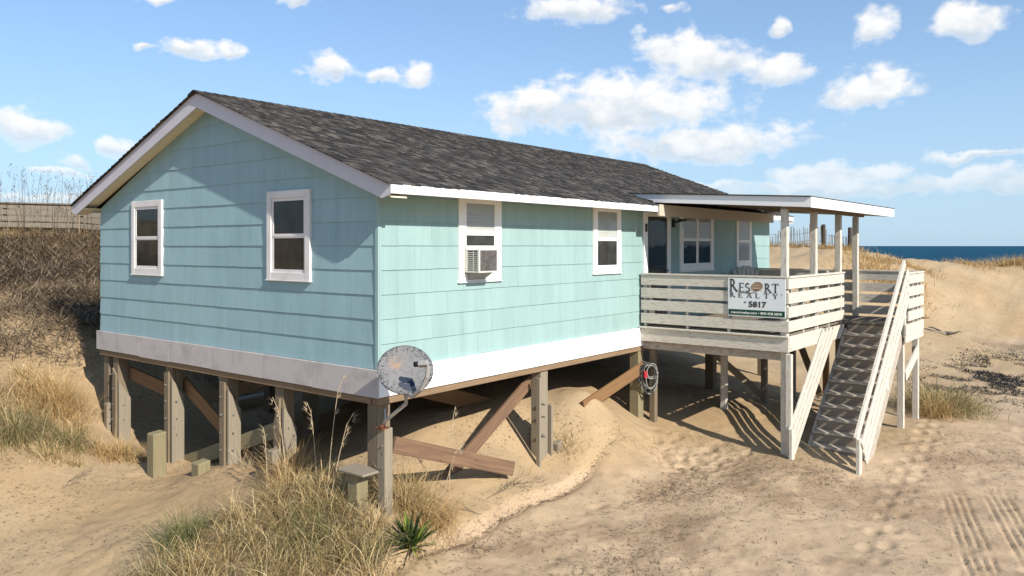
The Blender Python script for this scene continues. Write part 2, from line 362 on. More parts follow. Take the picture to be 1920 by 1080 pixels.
def strips(name, roots, L, W, az, lean, curl, mat, nseg=4, parent=None, org=(0, 0, 0), taper=.25, wide=False):
    """many thin curved blades as one mesh (numpy)."""
    n = len(roots); roots = np.asarray(roots, float); L = np.broadcast_to(L, n); W = np.broadcast_to(W, n)
    lean = np.broadcast_to(lean, n); curl = np.broadcast_to(curl, n)
    ca, sa = np.cos(az), np.sin(az); pos = roots.copy(); V = []
    fa = az + rng.uniform(.6, 2.5, n); sx, sy = np.cos(fa), np.sin(fa)
    for i in range(nseg + 1):
        t = i / nseg; w = W * ((1 - t) * (1 - taper) + taper if not wide else math.sin(math.pi * (.12 + .86 * t)) ** .6 * 1.0 + .02) * .5
        if i == nseg: w = w * .3
        side = np.stack([sx * w, sy * w, np.zeros(n)], 1)
        V.append(pos - side); V.append(pos + side)
        a = lean + curl * t; st = L / nseg
        pos = pos + np.stack([np.sin(a) * ca * st, np.sin(a) * sa * st, np.cos(a) * st], 1)
    V = np.stack(V, 1).reshape(-1, 3)  # n, 2*(nseg+1), 3
    k = 2 * (nseg + 1); b = (np.arange(n) * k)[:, None, None]
    q = np.array([[2 * i, 2 * i + 1, 2 * i + 3, 2 * i + 2] for i in range(nseg)])[None]
    F = (b + q).reshape(-1, 4)
    V = V - np.asarray(org)
    me = bpy.data.meshes.new(name); me.vertices.add(len(V)); me.vertices.foreach_set('co', V.ravel())
    me.loops.add(F.size); me.loops.foreach_set('vertex_index', F.ravel().astype(np.int32)); me.polygons.add(len(F))
    me.polygons.foreach_set('loop_start', np.arange(0, F.size, 4, dtype=np.int32)); me.update(calc_edges=True)
    me.materials.append(MT[mat]); o = bpy.data.objects.new(name, me); SC.collection.objects.link(o)
    if parent: o.parent = parent
    else: o.location = org
    return o
# ------------------------------------------------------------------ terrain
CP = np.array([(-6.5,-7.2,-2.15),(0,-8,-2.15),(4,-8,-2.15),(3.4,-5,-2.12),(1.6,-4,-2.12),(0,-3,-2.12),(-1,-2,-2.1),(8,-7,-2.1),(12,-8,-2.1),
 (6.3,-4.6,-2.07),(6.35,-3.85,-2.05),(8,-4.6,-2.02),(5.2,-2.2,-2.02),(4,-2.5,-2.07),(2.5,-2.2,-2.1),(3,-.95,-2.1),(5.2,-.9,-1.98),(6.2,-2.8,-1.93),
 (-.3,-.3,-1.62),(0,0,-1.62),(-.45,.1,-1.57),(-1,.6,-1.74),(0,.9,-1.60),(.35,-.5,-1.93),(-1.0,-.35,-1.95),(-1.6,.1,-2.06),(-3.3,2.2,-2.48),(-2.5,4,-2.24),(-4.2,0,-2.65),(-1.6,2.6,-2.08),(-.35,4.5,-2.03),(0,4.94,-1.93),(0,3.34,-1.75),(-.5,3.2,-1.9),
 (0,2,-1.62),(-.5,2,-1.75),(0,6.78,-1.82),(-.6,5.9,-1.85),(-1.43,5.65,-1.78),(-1.54,7.4,-1.15),(-.79,7.5,-1.0),(-.4,8.1,-.95),(-.8,9.65,-.3),(.87,9.2,-.25),
 (1.1,15.3,.9),(3.06,20.9,2.1),(4.2,24,2.5),(5.5,19.4,2.0),(4,12,.5),(10,12,.8),(8,18,1.8),(14,16,1.4),
 (3.3,0,-1.93),(3.3,.9,-1.2),(3.3,1.8,-1.15),(3.3,4,-1.35),(4.75,0,-1.12),(4.7,1,-1.02),(4.7,-.5,-1.62),(6.4,0,-1.66),(6.4,1.5,-1.15),(2,.1,-1.75),(2,1,-1.2),
 (1.3,1,-1.45),(.9,3,-1.72),(1.5,5,-1.92),(3.3,5.6,-1.85),(2,7.3,-1.85),(3.3,8.2,-1.7),(5,7.3,-1.55),(9,7.3,-.75),(12,7.3,-.75),(9,4,-1.2),(12.9,3.5,-1.2),(0.7,0.1,-1.72),
 (8,-1,-1.68),(8,1,-1.3),(10.3,.9,-1.62),(11.6,.4,-1.66),(7,-2,-1.85),(9.5,-3,-1.85),(12.1,-3.6,-1.98),(15,-2,-1.88),(16,2,-1.5),(18.6,-3.9,-1.9),(18,-9,-2),
 (25,-6,-1.9),(25,-1.86,-1.65),(22,-15,-2),(40,-22,-2.2),(32,-9,-1.9),(50,-12,-1.8),
 (19.7,2.2,-.3),(29.8,4.9,1.2),(22.9,.8,-.75),(29.2,2.4,1.08),(27.3,-.9,-1.35),(35.8,.56,.55),(32.3,-3.0,-1.3),(42.8,-1.9,.28),(33,7.3,1.25),(38,-6,-1.1),(50,-6,.1),
 (24,9,.9),(22,14,1.2),(30,15,1.4),(46,8,-.6),(50,2,-1.5),(58,-5,-2.4),(34,12,1.2),(52,14,-2.0),
 (0,35,2.3),(10,35,2),(25,32,1.5),(-4,20,1.9),(-4,12,.3),(-12,5,-1.8),(-12,13,.2),(-12,22,2.2),(-15,-10,-2.15),(-8,0,-2.12),(-6,7,-1.6),(0,-20,-2.15),(15,-20,-2.1),(-14,-25,-2.15),(30,-30,-2.2),(-20,30,2.2)], float)
def tps_fit(P, z, lam=.02):
    n = len(P); d2 = ((P[:, None] - P[None]) ** 2).sum(-1); K = .5 * d2 * np.log(d2 + 1e-12); K[np.arange(n), np.arange(n)] = 0
    A = np.zeros((n + 3, n + 3)); A[:n, :n] = K + lam * np.eye(n); A[:n, n] = 1; A[:n, n + 1:] = P; A[n, :n] = 1; A[n + 1:, :n] = P.T
    return np.linalg.solve(A, np.concatenate([z, np.zeros(3)]))
TW = tps_fit(CP[:, :2], CP[:, 2])
_tabs = {}
def vnoise(x, y, s, seed):
    if seed not in _tabs: _tabs[seed] = np.random.default_rng(seed).uniform(-1, 1, (256, 256))
    t = _tabs[seed]; x = x / s; y = y / s; xi = np.floor(x).astype(int); yi = np.floor(y).astype(int); fx = x - xi; fy = y - yi
    fx = fx * fx * (3 - 2 * fx); fy = fy * fy * (3 - 2 * fy)
    g = lambda a, b: t[a % 256, b % 256]
    return (g(xi, yi) * (1 - fx) + g(xi + 1, yi) * fx) * (1 - fy) + (g(xi, yi + 1) * (1 - fx) + g(xi + 1, yi + 1) * fx) * fy
def sstep(a, b, x): t = np.clip((x - a) / (b - a), 0, 1); return t * t * (3 - 2 * t)
EDGE = np.array([(-1.2,-1.05),(.31,-.80),(1.47,-.66),(2.34,-.61),(3.81,-.54),(5.3,-.40)])
_prints = []
_pr = np.random.default_rng(11)
for _ in range(230):
    x, y = _pr.uniform(1, 12), _pr.uniform(-7.5, -.9)
    _prints.append((x, y, _pr.uniform(.05, .11), _pr.uniform(.008, .02), _pr.uniform(0, 3.1)))
for k in range(26):   # a walked line towards the steps
    _prints.append((3.2 + k * .30 + (k % 2) * .05, -4.9 + k * .03 + (k % 2) * .22, .08, .03, .1))
for k in range(90): _prints.append((_pr.normal(5.6, .5), _pr.normal(-1.3, .5), _pr.uniform(.05, .1), _pr.uniform(.015, .035), _pr.uniform(0, 3.1)))
def gz(x, y):
    x = np.asarray(x, float); y = np.asarray(y, float); shp = x.shape; x = x.ravel(); y = y.ravel()
    z = TW[-3] + TW[-2] * x + TW[-1] * y; n = len(CP)
    for i in range(n):
        d2 = (x - CP[i, 0]) ** 2 + (y - CP[i, 1]) ** 2; z = z + TW[i] * .5 * d2 * np.log(d2 + 1e-12)
    r = np.hypot(x - 12, y - 4); far = np.where(x > 40, -9.0, np.where(y > 15, 1.5, -2.2))
    far = np.where(x > 40, -2 - 7 * sstep(45, 75, x), far)
    z = z + (far - z) * sstep(38, 62, r); z = np.where(x > 48, np.minimum(z, .3 - (x - 48) * .22), z)
    z = np.clip(z, -9, 3.2)
    # low bank edge beside the lot
    e = np.interp(x, EDGE[:, 0], EDGE[:, 1]); s = (y - e) + .02 * vnoise(x, y, .25, 5)
    m = sstep(-1.3, -.3, x) * (1 - sstep(4.6, 5.5, x)); z = z + m * .10 * sstep(-.03, .07, s) * (1 - sstep(.5, 1.3, s)) - m * .05 * np.exp(-((s + .05) / .09) ** 2)
    # undulation
    amp = 1 - .7 * sstep(-2.05, -1.9, z) * (np.abs(x - 2) < 6)
    z = z + .03 * vnoise(x, y, 1.1, 1) + .018 * amp * vnoise(x, y, .42, 2) + .010 * amp * vnoise(x + 3, y, .17, 3)
    z = z + sstep(14, 30, np.hypot(x, y)) * (.26 * vnoise(x, y, 3.1, 7) + .12 * vnoise(x, y, 1.2, 8) + .045 * vnoise(x + y, y * .4, .5, 18))
    chn = sstep(-.15, .45, vnoise(x, y, 1.4, 14)) * (np.abs(x - 4) < 14); z = z + chn * (.008 * vnoise(x, y, .13, 15) + .004 * vnoise(x, y, .07, 16)); rip = sstep(.35, .7, vnoise(x, y, 1.7, 9)); z = z + .006 * rip * np.sin((x * .8 + y * 1.3 + .15 * vnoise(x, y, .6, 4)) * 52)
    for (px, py, pr, pd, pa) in _prints:
        m = (np.abs(x - px) < .35) & (np.abs(y - py) < .35)
        if not m.any(): continue
        dx, dy = x[m] - px, y[m] - py; a = dx * math.cos(pa) + dy * math.sin(pa); b = -dx * math.sin(pa) + dy * math.cos(pa)
        q = (a / (pr * 1.6)) ** 2 + (b / pr) ** 2; z[m] += -pd * np.exp(-q) + pd * .25 * np.exp(-((np.sqrt(q) - 1.5) / .4) ** 2)
    # tyre tread impressions on the lot
    for (ax, ay, bx, by) in ((6.50, -5.08, 3.0, -6.05), (6.85, -5.56, 3.2, -6.62)):
        L = math.hypot(bx - ax, by - ay); tx, ty = (bx - ax) / L, (by - ay) / L; s = (x - ax) * tx + (y - ay) * ty; t = -(x - ax) * ty + (y - ay) * tx
        m = sstep(-.1, .5, s + .3 * vnoise(x, y, .2, 17)) * (1 - sstep(L, L + 1.2, s)) * (1 - sstep(.20, .24, np.abs(t)))
        z = z + m * (-.010 + .018 * np.cos(t / .098 * 2 * math.pi)) * (.25 + .75 * sstep(-.6, .1, vnoise(x, y, .33, 12)))
    return z.reshape(shp)
def gz1(x, y): return float(gz(np.array([x]), np.array([y]))[0])
def graded(a, b, step, lo, hi, g=1.07):
    v = list(np.arange(a, b + step * .5, step)); s = step; x = v[0]; left = []
    while x > lo: s *= g; x -= s; left.append(x)
    s = step; x = v[-1]; right = []
    while x < hi: s *= g; x += s; right.append(x)
    return np.array(left[::-1] + v + right)
def grid_mesh(name, xs, ys, zf, mat):
    X, Y = np.meshgrid(xs, ys); Z = zf(X, Y); nx, ny = len(xs), len(ys)
    V = np.stack([X, Y, Z], -1).reshape(-1, 3); i = np.arange((ny - 1) * nx).reshape(ny - 1, nx)[:, :-1].ravel()
    F = np.stack([i, i + 1, i + 1 + nx, i + nx], 1)
    me = bpy.data.meshes.new(name); me.vertices.add(len(V)); me.vertices.foreach_set('co', V.ravel())
    me.loops.add(F.size); me.loops.foreach_set('vertex_index', F.ravel().astype(np.int32)); me.polygons.add(len(F))
    me.polygons.foreach_set('loop_start', np.arange(0, F.size, 4, dtype=np.int32)); me.update(calc_edges=True)
    me.polygons.foreach_set('use_smooth', np.ones(len(F), bool)); me.materials.append(MT[mat])
    o = bpy.data.objects.new(name, me); SC.collection.objects.link(o); return o
xs = graded(-3.6, 9.5, .032, -320, 420, 1.045); ys = graded(-7.2, 7.8, .032, -420, 420, 1.045)
tag(grid_mesh('sand_ground', xs, ys, gz, 'sand'), 'pale tan wind blown sand ground and dunes around the raised beach house', 'sand', kind='structure')
b = MB(); b.face([(58, -30000, -6.5), (42000, -30000, -6.5), (42000, 30000, -6.5), (58, 30000, -6.5)])
tag(b.build('sea', 'sea_water'), 'deep blue ocean on the horizon behind the right hand dune', 'sea', kind='structure')
# ------------------------------------------------------------------ THE HOUSE
LN, WD = 12.88, 7.26
SL = .374; OV = .50; G = .27
ZR = 3.755; YM = WD / 2
house = empty('beach_house', (0, 0, -2), 'teal shingle sided single storey beach house raised on timber pilings with a grey gable roof', 'house')
def roofz(y): return ZR - SL * abs(y - YM)      # top of roof deck
def shingle_wall(name, mat, plane, s0, s1, z0, rows, clip=None, sgn=1, off=0.0, step=.3):
    b = MB()
    def P(s, z, o):
        return (-o * sgn + (LN if (plane == 'x' and sgn < 0) else 0), s, z) if plane == 'x' else (s, -o * sgn + (WD if sgn < 0 else 0), z)
    for r in range(rows):
        a, c = z0 + r * step, z0 + (r + 1) * step + .012
        lo, hi = s0, s1
        if clip: 
            lo, hi = clip(a); lo2, hi2 = clip(c)
            if hi - lo < .05: continue
        s = lo - (r % 2) * .3 if not clip else lo - ((r % 2) * .3 + .13)
        while s < hi:
            e = s + .61; A, B = max(s, lo), min(e - .0022, hi)
            if B - A > .01:
                if clip:
                    f = lambda q: lo2 + (q - lo) if False else min(max(q, lo2), hi2)
                    A2, B2 = f(A), f(B)
                else: A2, B2 = A, B
                j = random.uniform(-.0025, .0025); jo = random.uniform(-.001, .001); j2 = random.uniform(-.002, .002)
                o0, o1 = .014 + jo, .002
                if B2 - A2 < .001: B2 = A2 + .001
                b.hexa([P(A, a + j, 0), P(B, a + j2, 0), P(B, a + j2, o0), P(A, a + j, o0), P(A2, c, -.002), P(B2, c, -.002), P(B2, c, o1), P(A2, c, o1)])
            s = e
    return b.build(name, mat, house)
# wall cores (solid), siding in courses on top
wc = MB(); wc.box(.004, LN - .004, .004, WD - .004, -.02, 2.17)
wc.prism([(.004, .004, 2.17), (.004, WD - .004, 2.17), (.004, YM, ZR - .10)], (LN - .008, 0, 0))
wc.build('wall_core', 'teal_siding_worn', house)
shingle_wall('side_wall', 'teal_siding', 'y', 0, LN, 0, 7)
def gclip(z):
    if z <= 2.12: return (0, WD)
    h = (z - 2.12) / SL; return (max(0, h - .0), WD - max(0, h - .0))
shingle_wall('gable_wall', 'teal_siding_worn', 'x', 0, WD, 0, 12, gclip)
shingle_wall('rear_wall', 'teal_siding_worn', 'y', 0, LN, 0, 7, None, -1)
shingle_wall('far_gable_wall', 'teal_siding_worn', 'x', 0, WD, 0, 12, gclip, -1)
b = MB()
b.box(-.022, 0, -.022, .03, 0, 2.13); b.box(0.0, .03, -.024, -.002, 0, 2.13); b.build('corner_trim', 'teal_siding', house)
# skirt boards
b = MB(); b.box(-.03, LN + .03, -.055, -.004, -.335, -.004); b.build('skirt_board', 'skirt_white', house, bevel=.004)
o = None
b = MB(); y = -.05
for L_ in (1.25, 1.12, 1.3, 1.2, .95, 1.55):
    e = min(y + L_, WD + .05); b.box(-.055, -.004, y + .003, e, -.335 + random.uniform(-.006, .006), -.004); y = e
b.build('skirt_board', 'skirt_shaded_stained', house, bevel=.003)
b = MB(); b.box(-.03, LN + .03, WD + .004, WD + .05, -.335, -.004); b.box(LN + .004, LN + .05, -.02, WD, -.335, -.004); b.build('skirt_board', 'skirt_shaded_stained', house)
# sill beams and floor framing
b = MB(); b.board((-.02, .03, -.385), (LN, .03, -.385), .12, .09); b.build('sill_beam', 'sill_wood', house, bevel=.006)
b = MB(); b.board((.03, .10, -.385), (.03, WD, -.385), .12, .085); b.build('sill_beam', 'sill_wood', house, bevel=.006)
b = MB(); b.board((0, WD - .04, -.385), (LN, WD - .04, -.385), .12, .09); b.board((LN - .04, .1, -.385), (LN - .04, WD - .1, -.385), .1, .09)
for i in range(1, 32): b.board((i * .405, .1, -.26), (i * .405, WD - .1, -.26), .04, .14)
b.box(.05, LN - .05, .05, WD - .05, -.185, -.17)
b.board((.1, 3.6, -.41), (LN - .1, 3.6, -.41), .12, .16); b.build('floor_framing', 'deck_wood', house)
# roof
def slope_pt(x, t, up, sgn):     # t = horizontal distance from the eave, sgn -1: front slope
    y = -OV + t if sgn < 0 else WD + OV - t
    n = Vector((0, -SL * (1 if sgn < 0 else -1), 1)).normalized(); z = roofz(y)
    return Vector((x, y, z)) + n * up
X0, X1 = -G - .05, LN + G + .035
b = MB()
prof = [(-OV, roofz(-OV)), (YM, ZR), (WD + OV, roofz(WD + OV)), (WD + OV, roofz(WD + OV) - .03), (YM, ZR - .032), (-OV, roofz(-OV) - .03)]
b.prism([(-G + .02, y, z) for y, z in prof[:3]] + [(-G + .02, y, z) for y, z in prof[3:]], (LN + 2 * G - .04, 0, 0)); b.build('roof_deck', 'ceiling_wood', house)
b = MB(); run = YM + OV; NC = 31; cs = run / NC
for sgn in (-1, 1):
    for k in range(NC):
        t0 = k * cs - .02; t1 = (k + 1) * cs + .03
        a = .013 + random.uniform(-.001, .001)
        pieces = []
        x = X0
        while x < X1:      # base layer in long pieces, then teeth standing proud
            w = min(random.uniform(.05, .15), X1 - x); pieces.append((x, x + w)); x += w
        for (xa, xb) in pieces:
            h = a + (random.choice((0, .008, .011)))
            ja = random.uniform(-.004, .004)
            P = [slope_pt(xa, t0 + ja, 0, sgn), slope_pt(xb, t0 + ja, 0, sgn), slope_pt(xb, t1, 0, sgn), slope_pt(xa, t1, 0, sgn),
                 slope_pt(xa, t0 + ja, h, sgn), slope_pt(xb, t0 + ja, h, sgn), slope_pt(xb, t1, .003, sgn), slope_pt(xa, t1, .003, sgn)]
            b.hexa(P)
x = X0
while x < X1:       # ridge caps
    e = min(x + .16, X1)
    for sgn in (-1, 1):
        P = [slope_pt(x, run - .14, .010, sgn), slope_pt(e, run - .14, .010, sgn), slope_pt(e, run, .012, sgn), slope_pt(x, run, .012, sgn),
             slope_pt(x, run - .14, .030, sgn), slope_pt(e, run - .14, .022, sgn), slope_pt(e, run, .024, sgn), slope_pt(x, run, .032, sgn)]
        b.hexa(P)
    x = e
b.build('roof', 'shingles', house)
# rake boards (bargeboards), soffits, fascia
for xx, nm in ((-G, 1), (LN + G, -1)):
    for sgn in (-1, 1):
        b = MB(); ys_ = (-OV, YM) if sgn < 0 else (WD + OV, YM)
        P = [(xx, ys_[0], roofz(ys_[0])), (xx, ys_[1], ZR), (xx, ys_[1], ZR - .225), (xx, ys_[0] , roofz(ys_[0]) - .125 )]
        if sgn < 0: P = [(xx, -OV, roofz(-OV)), (xx, YM, ZR), (xx, YM, ZR - .225), (xx, -OV + .14, roofz(-OV) - .16), (xx, -OV, roofz(-OV) - .12)]
        else: P = [(xx, WD + OV, roofz(-OV)), (xx, YM, ZR), (xx, YM, ZR - .225), (xx, WD + OV - .14, roofz(-OV) - .16), (xx, WD + OV, roofz(-OV) - .12)]
        b.prism(P, (.022 * nm, 0, 0)); b.build('rake_board', 'rake_shaded_paint', house)
for xa, xb in ((-G + .022, -.0), (LN, LN + G - .022)):
    b = MB()
    for sgn in (-1, 1):     # sloping gable soffit in ribbed panels
        n = 34
        for i in range(n):
            t0 = i / n * (run - .02); t1 = (i + .93) / n * (run - .02); tt = (i + 1) / n * (run - .02)
            f = lambda t, d: (-OV + t if sgn < 0 else WD + OV - t, ZR - SL * (run - t) - .155 + d)
            (ya, za), (yb, zb), (yc, zc) = f(t0, 0), f(t1, 0), f(tt, 0)
            b.hexa([(xa, ya, za), (xb, ya, za), (xb, yb, zb), (xa, yb, zb), (xa, ya, za + .012), (xb, ya, za + .012), (xb, yb, zb + .012), (xa, yb, zb + .012)])
            b.face([(xa, yb, zb + .008), (xb, yb, zb + .008), (xb, yc, zc + .008), (xa, yc, zc + .008)])
    b.build('gable_soffit', 'cream_soffit', house)
b = MB(); b.box(.0, LN, -OV + .02, -.01, 2.145, 2.158); b.build('eave_soffit', 'cream_soffit', house)
b = MB(); b.box(-G + .03, LN + G - .03, WD + .01, WD + OV - .02, 2.145, 2.158); b.build('eave_soffit', 'cream_soffit', house)
zf = roofz(-OV)
b = MB(); b.box(-G - .002, 6.12, -OV - .022, -OV, 2.100, zf - .002); b.build('eave_fascia', 'white_trim', house, bevel=.003)
b = MB(); b.box(11.72, LN + G, -OV - .022, -OV, 2.100, zf - .002); b.build('eave_fascia', 'white_trim', house, bevel=.003)
b = MB(); b.box(-G, LN + G, WD + OV, WD + OV + .022, 2.100, zf - .002); b.build('eave_fascia', 'white_trim', house)
b = MB(); b.box(6.13, 11.70, -OV - .05, -OV - .002, 2.03, 2.235); b.build('ledger_board', 'ledger_paint', house, bevel=.004)
# windows ----------------------------------------------------------------
def window(plane, s0, s1, z0, z1, mat, proud=.035, cas=.085, cols=1, style='blind', mid=.5, sash_w=.04, label=None, head=None, low=None):
    """double hung window, casing mesh = the window, children dark backing / sash / pane / blind. s0<s1 along the wall."""
    def bx(b, a, c, za, zb, o0, o1):
        if plane == 'x': b.box(-o1, -o0, a, c, za, zb)
        else: b.box(a, c, -o1, -o0, za, zb)
    b = MB()
    bx(b, s0, s0 + cas, z0, z1, .0, proud); bx(b, s1 - cas, s1, z0, z1, .0, proud)
    head = cas if head is None else head
    bx(b, s0 + cas, s1 - cas, z1 - head, z1, .0, proud - .002); bx(b, s0 + cas, s1 - cas, z0, z0 + cas, .0, proud - .002)
    bx(b, s0 - .012, s1 + .012, z0 - .018, z0 - .001, .0, proud + .014)
    w = b.build('window', mat, house, bevel=.004)
    if label: w['label'] = label
    a0, a1, b0, b1 = s0 + cas + .001, s1 - cas - .001, z0 + cas + .001, z1 - head - .001
    zm = b0 + (b1 - b0) * mid; cw = (a1 - a0) / cols
    b = MB(); bx(b, a0, a1, b0, b1, .017, .0185); b.build('dark_backing', 'unlit_room', w)  # dark sheet coloured as the unlit room
    for c in range(cols):
        l, r = a0 + c * cw, a0 + (c + 1) * cw
        if cols > 1: l += .012 * (c > 0); r -= .012 * (c < cols - 1)
        for up in (0, 1):
            za, zb = (low or b0, zm) if not up else (zm - .02, b1)
            o0, o1 = (.019, .026) if not up else (.019, .031)
            b = MB(); t = sash_w
            bx(b, l, l + t, za, zb, o0, o1); bx(b, r - t, r, za, zb, o0, o1); bx(b, l + t, r - t, za, za + t, o0, o1 - .001); bx(b, l + t, r - t, zb - t, zb, o0, o1 - .001)
            b.build('sash', mat, w)
            b = MB(); o_ = .0222
            b.face([(-o_, r - t, za + t), (-o_, l + t, za + t), (-o_, l + t, zb - t), (-o_, r - t, zb - t)] if plane == 'x' else [(l + t, -o_, za + t), (r - t, -o_, za + t), (r - t, -o_, zb - t), (l + t, -o_, zb - t)]); b.build('pane', 'glass', w)
            if up or style == 'full':
                b = MB(); n = 1
                bx(b, l + t + .002, r - t - .002, za + t + .001 + (0 if style != 'part' else .0), zb - t - .001, .0190, .0200); b.build('blind', 'blind' if style != 'dark' else 'unlit_room', w)  # dark style: no blind, just a sheet coloured as the unlit room
    if cols > 1:
        b = MB(); bx(b, a0 + cw - .012, a0 + cw + .012, b0, b1, .019, .034); b.build('mullion', mat, w)
    return w
window('x', 5.07, 6.06, 1.03, 2.03 + .21, 'old_window_paint', .045, .10, 1, 'dark')
window('x', 1.27, 2.22, 1.04, 2.245, 'old_window_paint', .045, .10, 1, 'dark')
wac = window('y', 1.42, 2.33, 1.01, 2.143, 'window_paint', .035, .115, 1, 'blind', .56, head=.02, low=1.46)
window('y', 4.78, 5.68, 1.03, 2.143, 'window_paint', .035, .095, 1, 'blind', .50, head=.02)
window('y', 7.98, 9.56, .99, 2.14, 'window_paint', .035, .11, 2, 'blind', .53, head=.03)
window('y', 10.80, 11.68, 1.03, 2.14, 'window_paint', .035, .09, 1, 'full', .5, head=.03)
window('x', 0, .01, -5, -4.99, 'window_paint') if False else None
# door -------------------------------------------------------------------
b = MB(); b.box(6.50, 6.64, -.04, -.001, .03, 2.13); b.box(7.42, 7.56, -.04, -.001, .03, 2.13); b.box(6.64, 7.42, -.038, -.001, 2.05, 2.13)
b.build('door_frame', 'window_paint', house, bevel=.004)
b = MB(); b.box(6.645, 7.415, -.024, -.018, .06, 2.045); dr = b.build('door', 'door_dark', house)
b = MB(); b.face([(6.70, -.0265, 1.05), (7.36, -.0265, 1.05), (7.36, -.0265, 1.98), (6.70, -.0265, 1.98)]); b.build('door_glass', 'glass', dr)
b = MB()
for i in range(9): b.box(6.70 + i * .078, 6.722 + i * .078, -.045, -.026, .12, .92)
b.box(6.68, 7.38, -.047, -.026, .925, .95); b.build('door_guard', 'grey_plastic', dr)
b = MB(); b.tube([(7.36, -.03, 1.02), (7.36, -.08, 1.02), (7.36, -.085, 1.05)], .014, 8); b.build('handle', 'steel', dr)
b = MB(); b.box(6.53, 6.60, -.052, -.041, 1.76, 1.91); b.build('number_plate', 'letter_dark', house)
b = MB(); b.box(7.66, 7.76, -.035, -.005, 1.86, 2.02); b.board((7.71, -.03, 1.96), (7.71, -.20, 1.99), .03, .03); b.box(7.64, 7.80, -.26, -.14, 1.98, 2.02)
wl = b.build('wall_lamp', 'black_metal', house, bevel=.005)
b = MB(); b.tube([(7.72, -.20, 1.975), (7.72, -.20, 1.84)], .038, 10); b.build('lamp_glass', 'glass', wl)
# pilings -----------------------------------------------------------------
def pile(x, y, top=-.43, w=.19, mat='pile_wood', depth=.5):
    b = MB(); g = gz1(x, y) - depth; b.board((x, y, g), (x + random.uniform(-.01, .01), y, top), w, w, (1, 0, 0)); return b.build('piling', mat, house, bevel=.008)
# the gable row: pile + scab board with a slanting head + bolts
for i, (y, st) in enumerate(((6.72, -.85), (4.95, -.62), (3.36, -.62), (2.02, -.70))):
    p = pile(.11, y, mat='pile_wood')
    g = gz1(.11, y) - .4
    # scab bolted on the street side, its top cut to a point
    b = MB(); ys0 = y - .095; b.prism([(-.00, ys0, g), (.205, ys0, g), (.205, ys0, st - .30), (-.0, ys0, st + .02)], (0, -.045, 0)); sc = b.build('scab_board', 'grey_wood', p, bevel=.003)
    b = MB(); b.prism([(.014, y - .06, g), (.014, y + .06, g), (.014, y + .06, st + random.uniform(-.25, .25)), (.014, y - .06, st + .12)], (-.04, 0, 0)); b.build('scab_board', 'pile_wood', p)
    b = MB()
    for z in (-.72, -.98, -1.25, -1.5):
        b = MB(); b.tube([(-.026, y + random.uniform(-.03, .03), z), (-.055, y, z)], .013, 6); b.build('bolt', 'bolt_steel', p)
        if z < st - .25: b = MB(); b.tube([(.07 + random.uniform(-.03, .03), ys0 - .045, z), (.07, ys0 - .07, z)], .014, 6); b.build('bolt', 'bolt_steel', p)
pc = pile(.11, .11, w=.20); pile(3.42, .10, mat='grey_wood'); pile(6.42, .08, mat='stub_wood'); pile(9.7, .1); pile(12.7, .1)
b = MB(); b.board((3.24 , -.02, gz1(3.3, 0) - .3), (3.24 + .0, -.02, -.52), .07, .045, (0, 1, 0)); b.build('scab_board', 'grey_wood', house, bevel=.003)
b = MB(); b.board((3.55, .02, -2.3), (3.55, .02, -.98), .05, .15, (1, 0, 0)); b.build('scab_board', 'grey_wood', house, bevel=.003)
for x in (3.4, 6.4, 9.6, 12.7):
    for y in (3.6, 7.1): pile(x, y)
pile(.11, 7.1); pile(1.75, 3.6)
# braces
def brace(p0, p1, mat='brace_wood', w=.045, h=.24, side=(1, 0, 0)):
    b = MB(); b.board(p0, p1, w, h, side); return b.build('brace', mat, house, bevel=.004)
brace((.03 + .2, 6.72, -.72), (.23, 4.95, -.93), 'brace_wood', h=.22)
brace((.275, 4.95, -.72), (.275, 1.9, -2.25), 'brace_wood', h=.22)
brace((.225, 5.0, -2.05), (.225, 2.0, -.98), 'stub_wood', h=.22)
brace((1.7, 7.0, -1.5), (1.7, 3.6, -.55), 'pile_wood', h=.2)
brace((3.3, 6.9, -.6), (.8, 2.8, -1.3), 'pile_wood', h=.22, side=(1, -1, 0))
brace((1.35, .22, -1.74), (3.36, .22, -.60), 'red_wood', h=.19, side=(0, 1, 0))
brace((1.9, 1.35, -.62), (4.2, 1.35, -1.35), 'brace_wood', h=.25, side=(0, 1, 0))
brace((4.45, -.035, -1.16), (6.44, -.035, -.74), 'brace_wood', h=.21, side=(0, 1, 0))
for z in (-.93, -1.12, -1.42): b = MB(); b.tube([(3.30, .01, z), (3.30, -.10, z)], .016, 6); b.build('bolt', 'bolt_steel', house)
b = MB(); b.tube([(3.33 + .03 * math.cos(a), -.012, -1.42 + .03 * math.sin(a)) for a in np.linspace(0, 6.28, 12)], .006, 6); b.build('iron_ring', 'bolt_steel', house)
# ------------------------------------------------------------------ air conditioner
ac = empty('air_conditioner', (1.93, -.03, 1.12), 'old white window air conditioner jutting from the sunlit wall window', 'air conditioner')
A0, A1, AY, AZ0, AZ1 = 1.52, 1.92, -.30, 1.135, 1.45
b = MB(); b.box(A0, A1, AY, -.03, AZ1 - .015, AZ1); b.box(A0, A1, AY, -.03, AZ0, AZ0 + .022); b.box(A1 - .012, A1, AY, -.03, AZ0 + .022, AZ1 - .015)
b.box(A0, A0 + .03, AY, AY + .03, AZ0 + .022, AZ1 - .015); b.box(A0, A0 + .03, -.09, -.03, AZ0 + .022, AZ1 - .015); b.box(A1 - .025, A1 - .012, AY - .006, AY + .01, AZ0 + .022, AZ1 - .015); b.box(A0 + .004, A0 + .018, -.20, -.187, AZ0 + .022, AZ1 - .015)
b.build('case', 'white_plastic', ac, bevel=.004)
b = MB()
for i in range(10): b.box(A0 + .003, A0 + .016, AY + .03, -.09, AZ0 + .035 + i * .026, AZ0 + .045 + i * .026)
b.build('louvre', 'white_plastic', ac)
